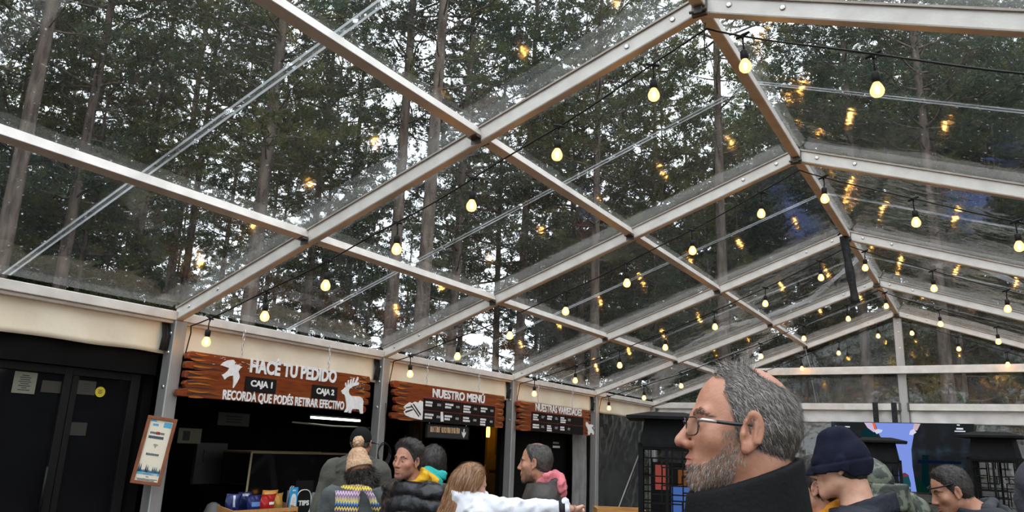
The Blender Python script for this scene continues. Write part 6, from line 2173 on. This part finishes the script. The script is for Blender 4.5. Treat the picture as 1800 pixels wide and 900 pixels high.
# ---- man with pink hood
pm = Person(941, 814, 5.05, facing(6), 'greying man in brown jacket with dusty pink hood, in profile by the varieties board', head=(math.radians(-4), math.radians(-3), 0), fine=.0056, skin='skin_tan', girth=1.1, hs=1.06, ho=dict(jaw=1.05), wd=1.05)
bald2 = lambda P: .9 * sstep(.05 - np.sqrt(P[..., 0] ** 2 + ((P[..., 1] + .02) / 1.5) ** 2 + (P[..., 2] - .115) ** 2), 0, .03)
pm_h = pm.head_shell('hair', short_hair(.058, .012, -.076, .008, bald2, 13, -.012), M['hair_dgrey'], step=.005)
pm.garment('jacket', jacket_t(.026, .007, 16), cloth('brown_shell', (0.040, 0.033, 0.030), (0.062, 0.052, 0.047), .6, 5, .2, 60), .78 * pm.s, 1.56 * pm.s, .012, lambda P, F, p: collar(F, P, p, 1.43, 1.52, .108, .104, .011, .2, (0, -.02), .03))
hood_down('hood', pm, cloth('pink_fleece', (0.52, 0.13, 0.15), (0.62, 0.19, 0.21), .9, 14, .3, 120), 3, 1.12, 1.515, .09)
pm.trousers()

# ---- man in black quilted jacket with yellow hood
ym = Person(716, 810, 5.0, facing(-48), 'dark haired man in shiny black quilted jacket with mustard yellow hood', head=(math.radians(8), math.radians(-2), math.radians(-3)), fine=.0054, skin='skin', gaze=.1)
ym_h = ym.head_shell('hair', short_hair(.066, .012, -.074, .022, None, 17, -.012, .25), M['hair_dark'], step=.005)
ym.garment('jacket', puffer_t(.034, .020, .095, 18, 1.475, .75), cloth('black_nylon', (0.006, 0.006, 0.008), (0.010, 0.010, 0.012), .3, 5, .12, 50, .4), .74 * ym.s, 1.56 * ym.s, .010, lambda P, F, p: collar(F, P, p, 1.43, 1.50, .11, .105, .013, 0, (0, -.02), .03))
hood_down('hood', ym, cloth('mustard_fleece', (0.62, 0.33, 0.015), (0.74, 0.42, 0.03), .9, 14, .3, 120), 6, 1.08, 1.51, .09)
ym.trousers()

# ---- person in olive coat and teal hood behind him
tm = Person(762, 815, 5.6, facing(100), 'dark haired person in olive coat with teal hood, behind the yellow hooded man', fine=.0075, eyes=False)
tm_h = tm.head_shell('hair', lambda P: np.where((P[..., 2] > -.10) & (P[..., 1] < .06), .018 + .003 * waves(P, 3, 60), -.01), M['hair_dark'], step=.007, ear=False)
tm.garment('coat', jacket_t(.03, .006, 20, 1.47), cloth('olive_coat', (0.040, 0.042, 0.026), (0.062, 0.064, 0.042)), .7 * tm.s, 1.55 * tm.s, .013)
hood_down('hood', tm, cloth('teal_fleece', (0.02, 0.30, 0.27), (0.03, 0.40, 0.35)), 9, 1.15, 1.525, .09)
tm.trousers()

# ---- woman in white with outstretched arm
sW = 1.0
wm_face = facing(178)
wz = (at_depth(828, 853, 4.4).z + .045) / 1.635
wm = Person(828, 853, 4.4, wm_face, 'woman with long fair hair in white jacket, pointing to the right', head=(math.radians(32), math.radians(-10), math.radians(14)), fine=.0056, skin='skin_pale', wd=.92, girth=.95, hs=.97, lean=-.065, drop=.045, hand_dir=(-.80, .45, -.35),
            arms=[None, [(.140, .03, 1.440 * wz), (.17, .27, 1.450 * wz), (.20, .50, 1.475 * wz)]], ho=dict(jaw=.9, nose=.95))
def long_hair(P):
    z = P[..., 2]; y = P[..., 1]
    m = np.minimum(.032 + .30 * (z - .03) - y, .5)
    t = .013 + .006 * sstep(z, .0, -.1) + .0025 * np.sin(P[..., 0] * 130 + P[..., 1] * 110 + 2 * np.sin(z * 14)) * sstep(z, .10, .05)
    return np.where(m > 0, t * sstep(m, 0, .02), -.008)
def hair_fall(P, F):
    d = cap(P, (-.02, -.075, .0), (-.03, -.115, -.29), .062, .045)
    d = smin(d, cap(P, (-.045, -.03, -.01), (-.062, -.055, -.25), .042, .030), .03) + .0035 * np.sin(P[..., 0] * 120 + P[..., 1] * 100 + 2 * np.sin(P[..., 2] * 12))
    return smin(F, d, .03)
wm_h = wm.head_shell('hair', long_hair, M['hair_ginger'], lo=(-.16, -.21, -.36), step=.006, extra=hair_fall)
M['white_shell'] = cloth('white_shell', (0.60, 0.60, 0.645), (0.68, 0.68, 0.72), .55, 4, .15, 40, .4)
wm.garment('jacket', jacket_t(.026, .012, 22, 1.56, .75, 27), M['white_shell'], .74 * wm.s, 1.56 * wm.s, .011, lambda P, F, p: collar(F, P, p, 1.40, 1.50, .118, .105, .013, .1, (0, -.02), .04))
A = wm.B['arm'][1]; d = (Vector(A[2]) - Vector(A[1])).normalized(); c = Vector(A[2]) - d * .055
MB().tube([c - d * .016, c + d * .016], [.066, .064], 14).build('cuff_band', M['rubber'], wm.o, True)
wm.trousers()

# ---- woman in pompom hat with patterned scarf
hm = Person(631, 826, 5.7, facing(78), 'woman in beige knitted pompom hat with colourful patterned scarf', head=(math.radians(10), math.radians(-8), math.radians(-10)), fine=.0065, eyes=False, wd=.95, hs=.98)
M['beige_knit'] = cloth('beige_knit', (0.42, 0.25, 0.145), (0.58, 0.38, 0.24), .9, 26, .7, 60)
def knit(P):
    z = P[..., 2] + .18 * P[..., 1]
    a = np.arctan2(P[..., 0], -P[..., 1] + .0)
    t = .016 + .016 * sstep(z, .06, .15) + .003 * np.sin(a * 22) * sstep(z, .045, .05) * np.abs(np.sin(z * 90 + np.sign(np.sin(a * 11)))) + .0022 * np.sin(a * 44) * sstep(z, .05, .045)
    t = t + .005 * sstep(z, .048, .043)
    return np.where(z > .0, t, -.012)
def knit_top(P, F):
    return smin(F, ell(P, (0, -.03, .125), (.058, .062, .045)), .03)
hat = hm.head_shell('knitted_hat', knit, M['beige_knit'], hi=(.13, .16, .24), step=.0055, extra=knit_top)
pp = MB(); rg = np.random.default_rng(2)
ax = np.arange(-.055, .055, .0045, dtype=np.float32); P = np.stack(np.meshgrid(ax, ax, ax, indexing='ij'), -1)
V, Q = surf_net(ell(P, (0, 0, 0), (.041, .041, .043)) + .004 * waves(P, 5, 140), ax, ax, ax)
po = link('pompom', raw_mesh('pompom', V + np.array(hm.hp((.012, -.035, .205))), Q, M['beige_knit'], True), hm.o)
def curls(P):
    z = P[..., 2]
    return np.where((z < -.005) & (P[..., 1] < .05), .024 + .009 * waves(P, 6, 75) , -.012)
hm_h = hm.head_shell('curly_hair', curls, hair_mat('curl_hair', (0.008, 0.006, 0.006), (0.04, 0.028, 0.024), 50, (1, 1, 1)), lo=(-.16, -.2, -.19), step=.006, extra=lambda P, F: smin(F, ell(P, (.02, -.055, -.085), (.10, .07, .075)) + .010 * waves(P, 8, 60), .02))
hm.garment('sweater', jacket_t(.030, .007, 24, 1.47), cloth('grey_green_knit', (0.050, 0.056, 0.055), (0.085, 0.092, 0.090), .9, 9, .3, 90), .74 * hm.s, 1.55 * hm.s, .012)
def scarf_mat():
    m, nt, b = mat_base('patterned_knit', (0.5, 0.4, 0.3), 0.9, 0, .2); L = nt.links.new
    tc = N(nt, 'ShaderNodeTexCoord'); sx = N(nt, 'ShaderNodeSeparateXYZ'); L(tc.outputs['Object'], sx.inputs[0])
    ad = N(nt, 'ShaderNodeMath', operation='MULTIPLY'); ad.inputs[1].default_value = 330; L(sx.outputs[0], ad.inputs[0])
    sn = N(nt, 'ShaderNodeMath', operation='SINE'); L(ad.outputs[0], sn.inputs[0])
    mu = N(nt, 'ShaderNodeMath', operation='MULTIPLY_ADD'); mu.inputs[1].default_value = .008; L(sn.outputs[0], mu.inputs[0]); L(sx.outputs[2], mu.inputs[2])
    sc = N(nt, 'ShaderNodeMath', operation='MULTIPLY'); sc.inputs[1].default_value = 3.6; L(mu.outputs[0], sc.inputs[0])
    fr = N(nt, 'ShaderNodeMath', operation='FRACT'); L(sc.outputs[0], fr.inputs[0])
    rp = N(nt, 'ShaderNodeValToRGB'); rp.color_ramp.interpolation = 'CONSTANT'; e = rp.color_ramp.elements
    cols = [(.05, .06, .16), (.72, .55, .10), (.03, .05, .15), (.10, .22, .42), (.75, .58, .12), (.45, .40, .34), (.25, .14, .24), (.62, .50, .62), (.25, .14, .24), (.72, .60, .06), (.30, .20, .10), (.65, .55, .35), (.30, .18, .09), (.5, .03, .02), (.70, .28, .10), (.5, .03, .02)]
    e[0].color = (*cols[0], 1); e[1].position = 1 / 16; e[1].color = (*cols[1], 1)
    for i in range(2, 16):
        k = e.new(i / 16); k.color = (*cols[i], 1)
    L(fr.outputs[0], rp.inputs[0]); L(rp.outputs[0], b.inputs['Base Color'])
    bp = N(nt, 'ShaderNodeBump'); bp.inputs['Strength'].default_value = .5; bp.inputs['Distance'].default_value = .005; L(sn.outputs[0], bp.inputs['Height']); L(bp.outputs[0], b.inputs['Normal'])
    return m
M['scarf'] = scarf_mat()
xs = np.arange(-.24, .24, .009, dtype=np.float32); ys = np.arange(-.25, .17, .009, dtype=np.float32); zs = np.arange(.95 * hm.s, 1.60 * hm.s, .009, dtype=np.float32)
P = np.stack(np.meshgrid(xs, ys, zs, indexing='ij'), -1)
bodyd = body_sdf(P, hm.B) - .040
slab = np.maximum(np.abs(bodyd) - .010, np.abs(P[..., 0] + .075 + .05 * (P[..., 2] - 1.3)) - .085)
slab = np.maximum(slab, np.maximum(P[..., 1] + .0, P[..., 2] - 1.47 * hm.s))
X = P.copy(); X[..., 0] = np.abs(X[..., 0])
z_ = 1.475 * hm.s
ring = np.minimum(cap(X, (0, -.105, z_ + .01), (.095, -.02, z_), .030, .032), cap(X, (.095, -.02, z_), (.03, .085, z_ - .04), .032, .03))
ring2 = cap(P, (.07, -.10, z_ - .0), (.175, -.09, z_ - .17), .030, .034)
V, Q = surf_net(smin(np.minimum(slab, ring2), ring, .02) + .003 * waves(P, 3, 40), xs, ys, zs)
link('scarf', raw_mesh('scarf', V, Q, M['scarf'], True), hm.o)
hm.trousers()

# ---- tall man in olive parka and black cap
km = Person(635, 779, 6.35, facing(92), 'tall man in olive grey parka and black cap, at the counter', head=(math.radians(-8), math.radians(-4), 0), fine=.0068, eyes=False, wd=1.08, girth=1.15)
def capf(P):
    z = P[..., 2] - .12 * P[..., 1]
    return np.where(z > .012, .009 + .004 * sstep(z, .05, .12), -.012)
kc = km.head_shell('black_cap', capf, M['blackmatte'], step=.006)
m = MB()
vs = []; 
for i in range(11):
    a = -1.0 + 2.0 * i / 10
    for r, dz in ((.075, .0), (.155, -.012)):
        for th in (0, .004): vs.append(tuple(km.hp((math.sin(a) * r * .95, .02 + math.cos(a) * r, .028 + dz - .012 * a * a - th)).tolist()))
fs = []
for i in range(10):
    o_ = 4 * i
    fs += [(o_, o_ + 2, o_ + 6, o_ + 4), (o_ + 1, o_ + 5, o_ + 7, o_ + 3), (o_ + 2, o_ + 3, o_ + 7, o_ + 6), (o_, o_ + 4, o_ + 5, o_ + 1)]
m.add(vs, fs); m.build('peak', M['blackmatte'], kc)
km.head_shell('hair', short_hair(.04, .01, -.07, .006, None, 27), M['hair_dgrey'], step=.006)
M['olive'] = cloth('olive_parka', (0.058, 0.056, 0.044), (0.088, 0.085, 0.068), .75, 5, .2, 60)
km.garment('parka', jacket_t(.038, .010, 28, 1.48, .7, 13), M['olive'], .7 * km.s, 1.55 * km.s, .013, lambda P, F, p: collar(F, P, p, 1.41, 1.50, .135, .125, .016, 0, (0, -.03), .04))
hood_down('hood', km, M['olive'], 12, 1.35, 1.47, .10)
km.trousers()

for p_ in (om, rm, pm, ym, wm, bm):
    p_.eyebrows([M['strand_d'] if p_ is not wm else M['strand_m'], M['brow'] if p_ is not wm else M['strand_m']], .0008, .008, 260)

HD = [M['brow'], M['strand_d'], M['hair_dark'], mat_base('hair_sheen', (0.030, 0.022, 0.017), .35)[0]]
HG = [M['strand_d'], M['strand_m'], M['brow'], M['strand_d'], M['strand_d']]
strands(ym, ym_h, 7000, .026, .0011, HD, swept(.7, .5), 31, .35, .25)
strands(pm, pm_h, 6000, .012, .0010, HG, swept(.7, .7), 32, .15, .2)
strands(rm, rm_h, 6500, .017, .0010, HD, swept(.4, .8), 33, .2, .25)
strands(tm, tm_h, 5000, .030, .0014, HD, swept(.4, 1.0), 34, .04, .12)
strands(om, om_h, 4000, .020, .0011, HD, swept(.6, .7), 35, .2, .25)
strands(hm, hm_h, 7000, .045, .0016, HD, lambda h: np.tile(np.array((.35, -.3, -1.0)), (len(h), 1)), 36, .5, .9, segs=6)
M['hair_gold'] = mat_base('hair_gold', (0.34, 0.17, 0.075), .4)[0]; M['hair_copper'] = mat_base('hair_copper', (0.16, 0.065, 0.024), .4)[0]; M['hair_light'] = mat_base('hair_light', (0.50, 0.32, 0.18), .4)[0]
def fall(h):
    d = np.zeros_like(h); d[:, 2] = -1; top = sstep(h[:, 2], .07, .12); d[:, 2] = -1 + .8 * top; d[:, 1] = -.5 * top - .9 * sstep(h[:, 1], -.02, .04); d[:, 0] = np.sign(h[:, 0] + .01) * .7 * top
    return d
strands(wm, wm_h, 9000, .060, .0010, [M['hair_gold'], M['hair_copper'], M['hair_ginger'], M['hair_light'], M['hair_gold'], M['hair_copper']], fall, 37, .05, .07, segs=6)
SB = [M['brow'], M['strand_d']]
stubble(ym, 2600, .0042, .00055, SB, -.040, 41)
stubble(pm, 3200, .0048, .0006, [M['strand_d'], M['strand_m'], M['brow']], -.034, 42)
stubble(rm, 1500, .0030, .0005, SB, -.040, 43)
